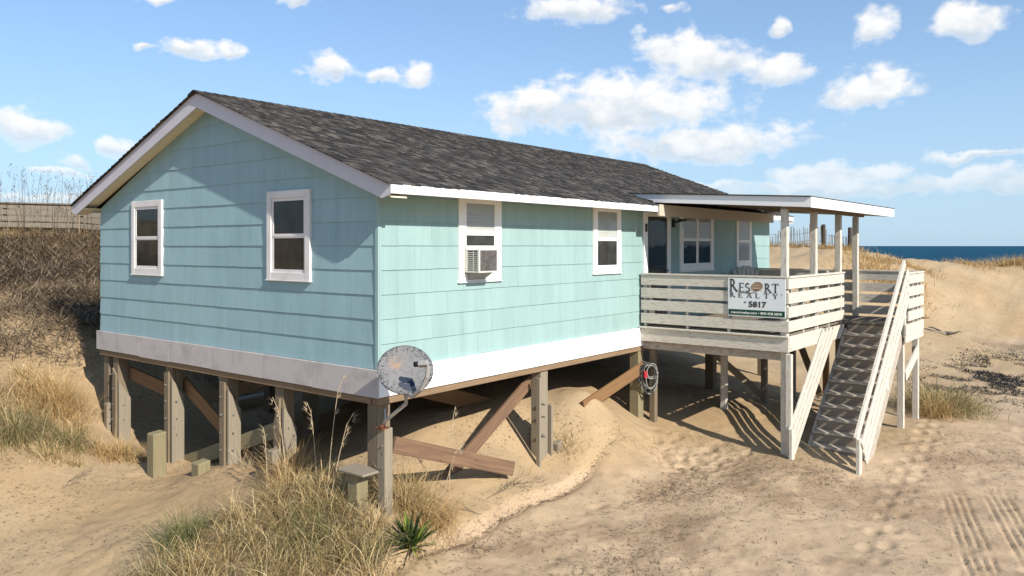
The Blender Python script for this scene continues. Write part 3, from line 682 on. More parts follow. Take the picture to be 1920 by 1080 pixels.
b = MB(); b.box(A0 + .02, A1 - .026, AY + .008, -.05, AZ0 + .023, AZ1 - .016); b.build('coil', 'coil_metal', ac)
b = MB(); b.prism([(A0 + .08, -.04, AZ0 - .002), (A0 + .08, -.20, AZ0 - .002), (A0 + .08, -.04, AZ0 - .10)], (.34, 0, 0)); b.build('bracket', 'grey_plastic', ac)
b = MB(); b.box(1.555, 2.195, -.050, -.036, AZ1 + .002, AZ1 + .03); b.build('filler_board', 'window_paint', ac)
# ------------------------------------------------------------------ PORCH
porch = empty('porch', (8.6, -1.8, -2), 'weathered off white timber porch with rail boards and a low shed roof on four posts', 'porch')
PX0, PX1, PY, LY = 6.40, 10.92, -2.71, -3.80
ZF = .045
b = MB()
n = 20
for i in range(n):      # floor boards run along the house
    y0 = PY + .02 + i * .1345; b.box(PX0 + .02, PX1 - .02, y0, y0 + .128, ZF - .035, ZF)
for i in range(8):
    y0 = LY + .02 + i * .1345; b.box(9.44, PX1 - .02, y0, y0 + .128, ZF - .035, ZF)
b.build('floor', 'deck_wood', porch)
def rail_run(axis, fixed, a, b_, zs=((.093, .27), (.328, .505), (.557, .735), (.79, .967)), th=.03, cap=True, mat='porch_paint', par=None, jig=.004):
    rb = MB()
    for z0, z1 in zs:
        j0, j1 = random.uniform(-jig, jig), random.uniform(-jig, jig)
        p0 = (fixed, a, (z0 + z1) / 2 + j0) if axis == 'y' else (a, fixed, (z0 + z1) / 2 + j0); p1 = (fixed, b_, (z0 + z1) / 2 + j1) if axis == 'y' else (b_, fixed, (z0 + z1) / 2 + j1)
        rb.board(p0, p1, th, z1 - z0)
    o = rb.build('railing', mat, par or porch, bevel=.003)
    if cap:
        cb = MB(); p0 = (fixed + .02 if axis == 'y' else a, a if axis == 'y' else fixed + .02, .985); p1 = (fixed + .02 if axis == 'y' else b_, b_ if axis == 'y' else fixed + .02, .985)
        cb.board(p0, p1, .11, .03); cb.build('rail_cap', mat, par or porch, bevel=.004)
    return o
def studs(pts, z0=-.1, z1=.965, w=.045, d=.085, axis='y'):
    for x, y in pts:
        b = MB(); b.board((x, y, z0), (x, y, z1), w if axis == 'x' else d, d if axis == 'x' else w, (1, 0, 0)); b.build('rail_post', 'porch_paint', porch, bevel=.003)
rail_run('y', PX0 - .035, -.05, PY - .03); studs([(PX0 + .03, -.12), (PX0 + .03, -.95), (PX0 + .03, -1.72)])
rail_run('x', PY - .035, PX0 - .05, 9.42); studs([(7.2, PY + .03), (7.95, PY + .03), (8.6, PY + .03), (9.36, PY + .03)], axis='x')
studs([(6.8, PY + .12), (7.5, PY + .12), (8.25, PY + .12), (9.0, PY + .12)], axis='x')
rail_run('x', LY - .035, 9.62, PX1 + .02); studs([(10.2, LY + .03), (10.6, LY + .03), (PX1 - .05, LY + .03)], axis='x', z0=-.25)
rail_run('y', PX1 + .015, -.05, LY - .02); studs([(PX1 - .04, -.1), (PX1 - .04, -1.2), (PX1 - .04, -2.0), (PX1 - .04, -3.7)])
# rim boards / ledges
b = MB(); b.board((PX0 - .045, -.03, -.115), (PX0 - .045, PY - .05, -.115), .05, .24); b.board((PX0 - .065, -.03, .015), (PX0 - .065, PY - .06, .015), .09, .025)
b.build('rim_board', 'porch_paint', porch, bevel=.004)
b = MB(); b.board((PX0 + .08, -.03, -.31), (PX0 + .08, PY + .1, -.31), .05, .16); b.build('rim_board', 'stair_paint', porch, bevel=.004)
b = MB(); b.board((PX0 - .05, PY - .045, -.10), (8.1, PY - .045, -.10), .035, .25); b.build('rim_board', 'porch_paint', porch, bevel=.004)
b = MB(); b.board((8.1, PY - .03, -.13), (9.42, PY - .03, -.13), .035, .25); b.board((9.42, LY - .035, -.06), (PX1, LY - .035, -.06), .035, .2); b.board((9.42, LY - .03, -.23), (PX1, LY - .03, -.23), .03, .13)
b.board((PX1 + .0, 0, -.08), (PX1 + .0, LY, -.08), .035, .22); b.build('rim_board', 'porch_paint', porch, bevel=.004)
b = MB()
for i in range(11): b.board((PX0 + .3 + i * .4, -.05, -.09), (PX0 + .3 + i * .4, PY + .02, -.09), .04, .17)
for x in (9.6, 10.0, 10.4, 10.75): b.board((x, PY, -.09), (x, LY + .02, -.09), .04, .17)
b.build('joists', 'deck_wood', porch)
# roof posts and legs under the deck
for i, (x, y) in enumerate(((6.45, -2.66), (7.95, -2.65), (9.42, -2.65), (10.86, -2.58))):
    b = MB(); bot = (-2.3 if i == 0 else -.2); b.board((x, y, bot), (x, y, 2.10), .105, .105, (1, 0, 0)); b.build('roof_post', 'porch_paint', porch, bevel=.006)
b = MB(); b.board((6.36, -2.765, -2.2), (6.36, -2.765, -.26), .09, .09, (1, 0, 0)); b.build('leg', 'porch_paint', porch, bevel=.005)
def leg(x, y, mat='pile_wood', w=.11, top=-.17):
    b = MB(); b.board((x, y, gz1(x, y) - .4), (x, y, top), w, w, (1, 0, 0)); b.build('leg', mat, porch, bevel=.005)
for x, y, mt in ((8.1, -.9, 'porch_paint'), (9.4, -1.2, 'deck_wood'), (10.8, -1.3, 'deck_wood'), (10.8, -2.0, 'brace_wood'), (9.42, -2.66, 'deck_wood'), (10.83, -3.72, 'porch_paint'), (9.6, -3.72, 'porch_paint'), (7.95, -2.64, 'deck_wood'), (6.55, -.2, 'pile_wood')):
    if (x, y) != (7.95, -2.64): leg(x, y, mt)
b = MB(); b.board((9.6, -1.1, -1.62), (8.7, .1, -.3), .045, .14, (1, .7, 0)); b.build('leg_brace', 'grey_wood', porch, bevel=.004)
b = MB(); b.board((10.75, -1.9, -1.7), (10.75, -1.35, -.3), .045, .14, (1, 0, 0)); b.build('leg_brace', 'pile_wood', porch, bevel=.004)
b = MB(); b.board((9.7, -3.77, -.95), (10.8, -3.77, -.55), .04, .20, (0, 1, 0)); b.build('leg_brace', 'porch_paint', porch, bevel=.004)
b = MB(); b.board((9.6, -3.65, -.75), (10.83, -2.7, -.75), .04, .12); b.build('leg_brace', 'porch_paint', porch, bevel=.004)
# beam and shed roof
b = MB(); b.board((6.38, -2.66, 2.145), (11.2, -2.62, 2.145), .09, .09); b.build('beam', 'ceiling_wood', porch, bevel=.004)
RX0, RX1, RY = 6.28, 11.62, -3.10
def prz(y): return 2.455 + (y - .10) * .056     # top of the shed roof, falling outward
b = MB()
b.hexa([(RX0, RY, prz(RY) - .03), (RX1, RY, prz(RY) - .03), (RX1, .32, prz(.32) - .03), (RX0, .32, prz(.32) - .03), (RX0, RY, prz(RY)), (RX1, RY, prz(RY)), (RX1, .32, prz(.32)), (RX0, .32, prz(.32))])
b.build('ceiling', 'ceiling_wood', porch)
b = MB()
b.hexa([(RX0 - .05, RY - .05, prz(RY) + .002), (RX1 + .05, RY - .05, prz(RY) + .002), (RX1 + .05, .40, prz(.4) + .002), (RX0 - .05, .40, prz(.4) + .002),
        (RX0 - .05, RY - .05, prz(RY) + .016), (RX1 + .05, RY - .05, prz(RY) + .016), (RX1 + .05, .40, prz(.4) + .02), (RX0 - .05, .40, prz(.4) + .02)])
b.build('roof', 'shingles', porch)
b = MB()
for i in range(10):
    x = RX0 + .15 + i * .56; b.board((x, RY + .02, prz(RY) - .075), (x, -.53, prz(-.53) - .075), .04, .09)
b.build('rafters', 'ceiling_wood', porch)
for x in (RX0, RX1):
    b = MB(); b.prism([(x, RY - .025, prz(RY)), (x, -.35, prz(-.35)), (x, -.35, prz(-.35) - .15), (x, RY - .025, prz(RY) - .165)], (-.022 if x == RX0 else .022, 0, 0)); b.build('side_fascia', 'white_trim', porch, bevel=.003)
    b = MB(); b.prism([(x - .001, -.35, prz(-.35)), (x - .001, .14, prz(.14)), (x - .001, .14, prz(.14) - .02), (x - .001, -.35, prz(-.35) - .12)], (-.02, 0, 0)); b.build('side_fascia', 'white_trim', porch)
b = MB(); b.box(RX0 - .022, RX1 + .022, RY - .047, RY - .025, prz(RY) - .17, prz(RY)); b.build('front_fascia', 'white_trim', porch, bevel=.003)
b = MB(); b.box(9.4, 10.15, -1.5, -.9, ZF + .002, ZF + .02); 
# ------------------------------------------------------------------ STAIRCASE
st = empty('staircase', (8, -3.25, -2), 'weathered timber staircase of eleven treads running down from the porch to the sand', 'stairs')
NS = 11; RISE = .19; RUN = .226
ys0, ys1 = LY + .07, PY - .11
for i in range(NS):
    z = ZF - .01 - (i + 1) * RISE; xb = 9.42 - i * RUN
    b = MB(); b.board((xb - RUN / 2 - .012, ys0, z - .018), (xb - RUN / 2 - .012, ys1, z - .018), RUN + .03, .036, (1, 0, 0)); b.build('tread', 'stair_paint', st, bevel=.004)
b = MB()
for i in range(NS): b.box(9.42 - i * RUN - .012, 9.42 - i * RUN + .006, ys0, ys1, ZF - .01 - (i + 1) * RISE + .001, ZF - .01 - i * RISE - (.04 if i else .04))
b.build('riser', 'riser_shaded_wood', st)
K = .84
for y in (ys0 - .022, ys1 + .022):
    b = MB(); xa, xb = 9.44, 6.75; b.board((xa, y, ZF - .22), (xb, y, ZF - .22 - K * (xa - xb)), .04, .26, (0, 1, 0)); b.build('stringer', 'stair_paint', st, bevel=.004)
def srail(y, x0, z0, x1, offs, th=.028, h=.122, mat='porch_paint'):
    for k, o_ in enumerate(offs):
        b = MB(); j = random.uniform(-.01, .01); xs_ = x0 + (.10 * k if k else 0)
        b.board((xs_, y, z0 + K * (xs_ - x0) + o_ + j), (x1, y, z0 + K * (x1 - x0) + o_), th, h, (0, 1, 0)); b.build('rail_board', mat, st, bevel=.004)
# right (street side) rail: cap board inside, three boards outside
srail(LY - .045, 6.50, -1.60, 9.62, (0, -.232, -.464))
b = MB(); b.board((6.44, LY + .035, -1.52), (9.66, LY + .035, -1.52 + K * 3.22), .05, .13, (0, 1, 0)); b.build('hand_rail', 'porch_paint', st, bevel=.005)
b = MB(); b.board((6.50, LY + .0, -2.4), (6.50, LY + .0, -1.50), .06, .14, (0, 1, 0)); b.build('newel_post', 'porch_paint', st, bevel=.006)
b = MB(); b.board((8.2, LY + .0, -1.0), (8.2, LY + .0, -.15), .05, .1, (0, 1, 0)); b.build('newel_post', 'porch_paint', st, bevel=.005); b = MB(); b.board((9.5, LY - .0, -.2), (9.5, LY - .0, .93), .05, .1, (0, 1, 0)); b.build('newel_post', 'porch_paint', st, bevel=.005)
# left rail
def srail2(y, x0, z0, cuts, offs):
    for k, o_ in enumerate(offs):
        b = MB(); xs_ = x0 + .04 * k; x1 = cuts[k]
        b.board((xs_, y, z0 + K * (xs_ - x0) + o_), (x1, y, z0 + K * (x1 - x0) + o_), .028, .100, (0, 1, 0)); b.build('rail_board', 'porch_paint', st, bevel=.004)
srail2(PY - .085, 6.28, -1.50, (8.05, 8.27, 8.49, 8.70), (0, -.185, -.37, -.555))
b = MB(); b.board((6.26, PY - .13, -2.3), (6.26, PY - .13, -1.44), .055, .13, (0, 1, 0)); b.build('newel_post', 'porch_paint', st, bevel=.006)
# ------------------------------------------------------------------ SIGN
sg = empty('real_estate_sign', (6.33, -2.2, .3), 'white realty sign with brown lettering and a green phone strip on the porch rail', 'sign')
SX = 6.340; SH0, SH1, SZ0, SZ1 = -1.735, -2.715, .315, .955
b = MB(); b.box(SX - .012, SX, SH1, SH0, SZ0, SZ1); b.build('panel', 'sign_white', sg, bevel=.002)
b = MB(); b.box(SX - .0155, SX - .0125, SH1 + .012, SH0 - .012, SZ0 + .02, SZ0 + .115); b.build('strip', 'sign_green', sg)
def flat2d(b, polys, h0, z0, sh, sz, d0=.013, th=.003):
    """polys in a unit frame; horizontal axis maps to -Y"""
    for p in polys:
        a = sum(p[i - 1][0] * p[i][1] - p[i][0] * p[i - 1][1] for i in range(len(p)))
        if a < 0: p = p[::-1]
        b.prism([(SX - d0, h0 - x * sh, z0 + z * sz) for x, z in p], (-th, 0, 0))
def bar(x0, y0, x1, y1, w): 
    dx, dy = x1 - x0, y1 - y0; L = math.hypot(dx, dy); nx, ny = -dy / L * w / 2, dx / L * w / 2
    return [(x0 + nx, y0 + ny), (x0 - nx, y0 - ny), (x1 - nx, y1 - ny), (x1 + nx, y1 + ny)]
def arc(cx, cy, rx, ry, a0, a1, w0, w1, n=10):
    out = []
    for i in range(n):
        ta, tb = a0 + (a1 - a0) * i / n, a0 + (a1 - a0) * (i + 1) / n; fa = w0 + (w1 - w0) * math.sin(math.pi * i / n); fb = w0 + (w1 - w0) * math.sin(math.pi * (i + 1) / n)
        ta, tb = R(ta), R(tb); ex, ey = math.cos, math.sin
        out.append([(cx + (rx - fa / 2) * ex(ta), cy + (ry - fa / 2) * ey(ta)), (cx + (rx + fa / 2) * ex(ta), cy + (ry + fa / 2) * ey(ta)), (cx + (rx + fb / 2) * ex(tb), cy + (ry + fb / 2) * ey(tb)), (cx + (rx - fb / 2) * ex(tb), cy + (ry - fb / 2) * ey(tb))])
    return out
SR = lambda x, y, w=.3: bar(x - w / 2, y, x + w / 2, y, .055)
def glyph(c):
    T, t = .15, .075
    if c == 'R': return [bar(.16, 0, .16, 1, T), SR(.16, .027), SR(.10, .973, .2), bar(.35, .5, .82, .03, T), SR(.85, .027, .2)] + arc(.2, .73, .33, .24, -90, 90, t, T) + [bar(.16, .97, .22, .97, .06), bar(.16, .49, .22, .49, .06)]
    if c == 'E': return [bar(.16, 0, .16, 1, T), bar(.05, .968, .66, .968, .065), bar(.05, .032, .70, .032, .065), bar(.16, .52, .56, .52, .06), bar(.66, 1, .66, .83, .05), bar(.70, 0, .70, .18, .05), bar(.56, .60, .56, .44, .05)]
    if c == 'S': return arc(.36, .73, .23, .22, 20, 270, t, T) + arc(.36, .27, .25, .235, 90, -160, t, T)
    if c == 'T': return [bar(.4, 0, .4, 1, T), bar(.02, .968, .78, .968, .065), bar(.03, 1, .03, .80, .05), bar(.77, 1, .77, .80, .05), SR(.4, .027)]
    if c == 'A': return [bar(.10, 0, .42, .98, t), bar(.40, 1, .76, 0, T), bar(.22, .34, .66, .34, .06), SR(.10, .027, .24), SR(.76, .027, .26)]
    if c == 'L': return [bar(.16, 0, .16, 1, T), bar(.05, .032, .70, .032, .065), bar(.70, 0, .70, .2, .05), SR(.16, .973)]
    if c == 'Y': return [bar(.40, 0, .40, .48, T), bar(.08, .98, .40, .42, T), bar(.74, .98, .40, .42, t), SR(.08, .973, .24), SR(.74, .973, .22), SR(.40, .027)]
    return []
b = MB(); zb = .735
flat2d(b, glyph('R'), SH0 - .03, zb - .01, .155, .215)
x = .195
for ch in 'ES':
    flat2d(b, glyph(ch), SH0 - x, zb - .012, .125, .155); x += .105 if ch == 'E' else .1
for ch, xx in (('R', .635), ('T', .765)): flat2d(b, glyph(ch), SH0 - xx, zb - .012, .13, .155)
x = .035
for i, ch in enumerate('REALTY'): flat2d(b, glyph(ch), SH0 - x - i * .1475, .632, .105, .082)
flat2d(b, [bar(0, 0, 1, 0, .3), bar(.1, -1, .1, 1, .2), bar(.8, -1, .8, 1, .2)], SH0 - .29, .555, .03, .015)
flat2d(b, [bar(0, 0, 1, 0, .3), bar(.3, -1, .3, 1, .2)], SH0 - .905, .70, .03, .007)
b.build('lettering', 'letter_dark', sg)
b = MB(); cx_, cz_ = .505, .822
poly = [(cx_ + .098 * math.cos(R(a)) + .0, cz_ + .075 * math.sin(R(a)) + .012 * math.cos(R(a))) for a in range(0, 360, 15)]
flat2d(b, [poly], SH0, 0, 1, 1); flat2d(b, arc(.36, .815, .20, .105, 205, 325, .003, .014, 14), SH0, 0, 1, 1, .0135, .003); b.build('emblem', 'letter_brown', sg)
b = MB()
for k in range(4):
    ps = arc(.50 + k * .004, .735 + k * .026, .11, .055, 172, 25, .004, .011 if k else .016, 12); flat2d(b, ps, SH0, 0, 1, 1, .0165, .001)
b.build('emblem_stripes', 'letter_pale', sg)
def text_mesh(s, size, off=0.0):
    cu = bpy.data.curves.new('t', 'FONT'); cu.body = s; cu.size = size; cu.offset = off; cu.extrude = .0015; cu.resolution_u = 3
    o = bpy.data.objects.new('t', cu); SC.collection.objects.link(o); dg = bpy.context.evaluated_depsgraph_get(); dg.update()
    me = bpy.data.meshes.new_from_object(o.evaluated_get(dg)); bpy.data.objects.remove(o); return me
def put_text(name, s, width, height, h0, z0, mat, par, off=0, d=.0145):
    me = text_mesh(s, 1.0, off); vs = np.array([v.co[:] for v in me.vertices]); mn, mxx = vs.min(0), vs.max(0)
    for v in me.vertices:
        x = (v.co.x - mn[0]) / (mxx[0] - mn[0]) * width; z = (v.co.y - mn[1]) / (mxx[1] - mn[1]) * height
        v.co = Vector((SX - d - v.co.z, h0 - x, z0 + z)) - ORG[par.name]
    me.materials.clear(); me.materials.append(MT[mat]); o = bpy.data.objects.new(name, me); SC.collection.objects.link(o); o.parent = par; ORG[o.name] = ORG[par.name]; return o
put_text('number', '5817', .30, .10, SH0 - .365, .475, 'letter_dark', sg, .03)
put_text('strip_lettering', 'resortrealty.com \u2022 800.458.3830', .86, .05, SH0 - .06, .350, 'letter_white', sg, .012, .017)
# ------------------------------------------------------------------ SATELLITE DISH on its post
dp = empty('dish_post', (-.25, -.40, gz1(-.25, -.4)), 'grey timber post carrying the satellite dish beside the corner piling', 'post')
b = MB(); b.board((-.25, -.40, gz1(-.25, -.4) - .3), (-.25, -.40, -.60), .125, .125, (1, 0, 0)); b.build('shaft', 'grey_wood', dp, bevel=.008)
b = MB(); b.tube([(-.314, -.42, -.8), (-.33, -.42, -.8)], .012, 6); b.build('bolt', 'bolt_steel', dp); b = MB(); b.tube([(-.314, -.42, -1.05), (-.33, -.42, -1.05)], .012, 6); b.build('bolt', 'bolt_steel', dp)
dish = empty('satellite_dish', (-.31, -.40, -.6), 'round grey satellite dish spotted with black lichen on a bent mast at the house corner', 'satellite dish')
DC = Vector((-.30, -.78, .10))
nrm = (Vector((CX, CY, CZ)) - DC); nrm = Vector((nrm.x * 1.0 + .2, nrm.y * 1.25, 0)).normalized(); nrm = (nrm + Vector((0, 0, .62))).normalized()
rx = Vector((0, 0, 1)).cross(nrm).normalized(); ry = nrm.cross(rx)
me = bpy.data.meshes.new('reflector'); V = []; F = []; nr, na = 10, 48
for side in (0, 1):
    for i in range(nr + 1):
        r = .315 * i / nr
        for j in range(na):
            a = 2 * math.pi * j / na; V.append((r * math.cos(a), r * .94 * math.sin(a), .36 * r * r - .012 * side))
o2 = (nr + 1) * na
for i in range(nr):
    for j in range(na):
        k = (j + 1) % na; a, b_, c, d = i * na + j, i * na + k, (i + 1) * na + k, (i + 1) * na + j; F.append((a, d, c, b_)); F.append((a + o2, b_ + o2, c + o2, d + o2))
for j in range(na): k = (j + 1) % na; F.append((nr * na + j, nr * na + o2 + j, nr * na + o2 + k, nr * na + k))
me.from_pydata(V, [], F); me.materials.append(MT['dish_face']); me.update(); me.polygons.foreach_set('use_smooth', [True] * len(F))
do = bpy.data.objects.new('reflector', me); SC.collection.objects.link(do); do.parent = dish
M4 = Matrix((rx, ry, nrm)).transposed().to_4x4(); M4.translation = DC - ORG[dish.name]; do.matrix_local = M4
def DP(a, b_, c): return DC + rx * a + ry * b_ + nrm * c
b = MB()
ap = [DP(.02, -.26, -.03), DP(.05, -.33, .06), DP(.13, -.31, .20), DP(.19, -.22, .33), DP(.20, -.13, .40)]
for i in range(4): b.board(ap[i], ap[i] + (ap[i + 1] - ap[i]) * 1.06, .045, .035, tuple(rx))
b.build('feed_arm', 'grey_plastic', dish, bevel=.005)
b = MB(); b.board(DP(.20, -.10, .41), DP(.10, -.08, .36), .06, .075, tuple(ry)); b.build('feed_case', 'grey_plastic', dish, bevel=.008)
b = MB(); b.tube([DP(.11, -.08, .36), DP(.06, -.07, .33)], .030, 12); b.build('feed_horn', 'black_metal', dish, smooth=True)
b = MB(); b.tube([(-.31, -.415, -.58), (-.31, -.47, -.50), DP(.0, -.34, -.12), DP(.0, -.22, -.06), DP(0, -.05, -.03)], .022, 10); b.build('mast', 'steel', dish, smooth=True)
b = MB(); b.box(-.36, -.24, -.46, -.34, -.60, -.585); b.tube([(-.36, -.46, -.56), (-.27, -.40, -.57)], .02, 8); b.build('base_plate', 'rust', dish)
b = MB()       # dark blot sticker low on the face
for (a, c, r_) in ((-.05, -.17, .038), (.055, -.165, .042), (.0, -.21, .045), (.03, -.235, .03)):
    b.prism([DP(a + r_ * math.cos(t), c + r_ * math.sin(t), .36 * (a * a + c * c) + .004) for t in np.linspace(0, 2 * math.pi, 16)[:-1]], nrm * .003)
plain('navy', (.012, .02, .045), .5); b.build('decal', 'navy', dish)
b = MB(); b.tube([(-.2, -.34, -.4), (-.19, -.345, -.9), (-.20, -.35, -1.3), (-.17, -.38, -1.9)], .006, 6); tag(b.build('cable', 'white_plastic', dish, smooth=True))
# ------------------------------------------------------------------ coiled cable on the porch side piling
cb = empty('cable_coil', (6.42, -.12, -.7), 'coil of grey and black cable hung on the piling beside the porch', 'cable coil')
def coil(n, cx_, cy_, cz_, rx_, rz_, r_, mat, seed, name):
    q = np.random.default_rng(seed); b = MB(); pts = []
    ph = q.uniform(0, 6)
    for i in range(n * 20 + 1):
        t = i / 20 * 2 * math.pi; k = i / (n * 20)
        a = rx_ * (1 + .22 * math.sin(t * .31 + ph)); c = rz_ * (1 + .15 * math.sin(t * .23 + ph * 2))
        pts.append((cx_ + a * math.cos(t) * .75 , cy_ - a * math.cos(t) * .65 + .03 * math.sin(t * .4 + ph), cz_ + .9 * (rz_ - c) + c * math.sin(t) * (1)))
    b.tube(pts, r_, 6); return b.build(name, mat, cb, smooth=True)
coil(3, 6.40, -.17, -.90, .15, .26, .011, 'hose_dark', 1, 'cable'); coil(3, 6.42, -.20, -.92, .13, .24, .010, 'hose_grey', 2, 'cable'); coil(2, 6.44, -.22, -.80, .10, .15, .010, 'hose_grey', 5, 'cable')
b = MB(); b.tube([(6.30, -.17, -.78), (6.29, -.18, -.90)], .035, 8); b.build('plug', 'red_plastic', cb)
b = MB(); b.tube([(6.42, -.02, -.62), (6.42, -.2, -.66)], .012, 6); b.build('hook', 'steel', cb)
# ------------------------------------------------------------------ loose timber and stubs
b = MB(); b.board((.10, -.16, -.90), (2.30, -.26, -1.66), .06, .20, (0, 1, 0))
bo = b.build('fallen_beam', 'red_wood', None, bevel=.006, org=(1.2, -.2, -1.7)); tag(bo, 'reddish brown plank slanting down from the corner piling into the sand', 'plank')
def stub(x, y, top, w, label, mat='stub_wood', lean=0, cut=0):
    e = MB(); g = gz1(x, y) - .35
    a = w / 2
    P = [(x - a, y - a, g), (x + a, y - a, g), (x + a, y + a, g), (x - a, y + a, g), (x - a + lean, y - a, top - cut), (x + a + lean, y - a, top), (x + a + lean, y + a, top), (x - a + lean, y + a, top - cut)]
    e.hexa(P); o = e.build('post_stub', mat, None, bevel=.014, org=(x, y, g + .35)); tag(o, label, 'post stub', 'cut post stubs in front of the pilings'); return o
stub(-.36, 4.60, -1.35, .21, 'tall pale yellowish cut post stub standing in front of the second piling', cut=.02)
stub(-.20, 3.62, -1.66, .20, 'short yellow cut post stub barely above the sand by the third piling', cut=.03)
stub(.0, 6.95, -1.25, .12, 'thin grey stub left of the leftmost piling in the shade', 'grey_wood')
stub(3.68, -.06, -1.55, .12, 'small splintered grey stub right of the sunlit middle piling', 'grey_wood', cut=.05)
stub(-.13, 1.92, -1.24, .14, 'grey cut stub against the fourth piling behind tall dry grass', 'grey_wood', cut=.01)
bx = empty('capped_stub', (-.42, -.10, -1.9), 'squat timber stub with a flat board cap left of the dish post', 'post stub')
b = MB(); b.board((-.42, -.12, -2.2), (-.42, -.12, -1.13), .17, .17, (1, 0, 0)); b.build('shaft', 'stub_wood', bx, bevel=.008)
b = MB(); b.board((-.40, -.36, -1.105), (-.40, .10, -1.105), .30, .03, (1, 0, 0)); b.build('cap', 'grey_wood', bx, bevel=.006)
# ------------------------------------------------------------------ chair on the porch
ch = empty('adirondack_chair', (10.1, -.65, ZF), 'pale slatted adirondack chair on the porch below the far window', 'chair')
ca, sa = math.cos(R(-150)), math.sin(R(-150))
def CH(x, y, z): return (10.12 + x * ca - y * sa, -.60 + x * sa + y * ca, ZF + z)
b = MB()
for i in range(6):
    k = (i - 2.5); top = 1.02 - .018 * k * k; b.hexa([CH(-.28 - .0, k * .07 - .03, .28), CH(-.26, k * .07 - .03, .28), CH(-.26, k * .07 + .03, .28), CH(-.28, k * .07 + .03, .28), CH(-.56, k * .095 - .04, top), CH(-.54, k * .095 - .04, top), CH(-.54, k * .095 + .04, top), CH(-.56, k * .095 + .04, top)])
b.build('backrest', 'chair_plastic', ch, bevel=.004)
b = MB()
for i in range(6): b.hexa([CH(-.25 + i * .1, -.26, .27 + i * .018), CH(-.17 + i * .1, -.26, .285 + i * .018), CH(-.17 + i * .1, .26, .285 + i * .018), CH(-.25 + i * .1, .26, .27 + i * .018), CH(-.25 + i * .1, -.26, .29 + i * .018), CH(-.17 + i * .1, -.26, .305 + i * .018), CH(-.17 + i * .1, .26, .305 + i * .018), CH(-.25 + i * .1, .26, .29 + i * .018)])
b.build('seat', 'chair_plastic', ch)
for sg_ in (-1, 1):
    b = MB(); b.board(CH(-.4, sg_ * .33, .56), CH(.38, sg_ * .33, .60), .12, .025); b.build('armrest', 'chair_plastic', ch, bevel=.006)
    b = MB(); b.board(CH(.30, sg_ * .31, 0), CH(.30, sg_ * .31, .585), .03, .10, (1, 0, 0)); b.build('leg', 'chair_plastic', ch)
    b = MB(); b.board(CH(-.55, sg_ * .29, .05), CH(.32, sg_ * .29, .36), .025, .11); b.build('leg', 'chair_plastic', ch)
# ------------------------------------------------------------------ rear steps seen under the house
rs = empty('rear_steps', (3.2, 8.2, -1), 'white painted steps behind the house seen through the shaded pilings', 'steps')
for sx in (2.75, 4.0):
    b = MB(); b.board((sx, 8.45, -.35), (sx, 7.5, -1.85), .04, .2, (1, 0, 0)); b.build('stringer', 'white_trim', rs)
    b = MB(); b.board((sx, 7.5, -2.1), (sx, 7.5, -.95), .09, .09, (1, 0, 0)); b.build('rail_post', 'white_trim', rs)
    b = MB(); b.board((sx, 8.45, .4), (sx, 7.5, -1.0), .04, .09, (1, 0, 0)); b.build('railing', 'white_trim', rs)
for i in range(6):
    b = MB(); b.box(2.78, 3.97, 7.5 + i * .16, 7.64 + i * .16, -1.72 + i * .25, -1.68 + i * .25); b.build('tread', 'white_trim', rs)
# ------------------------------------------------------------------ dune walkover top left
wk = empty('dune_walkover', (4.5, 19, 2), 'grey weathered timber walkover railing along the top of the left dune', 'boardwalk')
def wrail(p0, p1, nb, h=1.0, posts=4, deck=True):
    p0, p1 = Vector(p0), Vector(p1)
    for k in range(nb):
        b = MB(); z = -h * (k + .35) / nb; b.board(p0 + Vector((0, 0, z)), p1 + Vector((0, 0, z)), .04, .15); b.build('rail_board', 'dune_wood', wk)
    b = MB(); b.board(p0 + Vector((0, 0, .02)), p1 + Vector((0, 0, .02)), .16, .04); b.build('rail_cap', 'deck_wood', wk)
    for k in range(posts):
        q = p0.lerp(p1, k / (posts - 1)) + Vector((.06, .06, 0)); b = MB(); b.board(q + Vector((0, 0, -h - 1.0)), q, .09, .09, (1, 0, 0)); b.build('rail_post', 'deck_wood', wk)
wrail((-9, 29.2, 3.02), (4.62, 18.95, 2.78), 4, .78, 9); wrail((4.62, 18.95, 2.78), (7.2, 15.2, 2.3), 4, .78, 3)
wrail((-8.2, 30.4, 3.02), (5.9, 19.7, 2.78), 4, .78, 8)
b = MB(); b.board((-8.6, 29.8, 2.0), (5.2, 19.3, 1.85), 1.25, .05); b.build('walkway_deck', 'deck_wood', wk)
# ------------------------------------------------------------------ sand fence on the far crest
sf = empty('sand_fence', (34, 6, 1.2), 'dark slatted sand fence on the far dune crest behind the porch', 'fence')
b = MB(); p0, p1 = Vector((33.5, 8.6, 0)), Vector((35.5, 4.4, 0))
for i in range(46):
    q = p0.lerp(p1, i / 45); z = gz1(q.x, q.y); dx = random.uniform(-.12, .12); b.board((q.x, q.y, z - .2), (q.x + dx, q.y + dx, z + random.uniform(.85, 1.1) * (.75 + .35 * (i > 12) * (i < 36))), .03, .015)
b.build('slats', 'pile_wood', sf)
for (x_, y_) in ((34.2, 7.05), (35.0, 5.45), (35.5, 4.3)):
    z = gz1(x_, y_); b = MB(); b.tube([(x_, y_, z - .3), (x_ + .03, y_, z + 1.25)], .11, 8, .10); b.build('fence_post', 'litter', sf)  # near-black posts: their backlit shade is put into the colour
b = MB()
for h in (.35, .75): b.tube([(p0.lerp(p1, i / 10).x, p0.lerp(p1, i / 10).y, gz1(*p0.lerp(p1, i / 10)[:2]) + h) for i in range(11)], .012, 5)
b.build('wire', 'steel', sf)
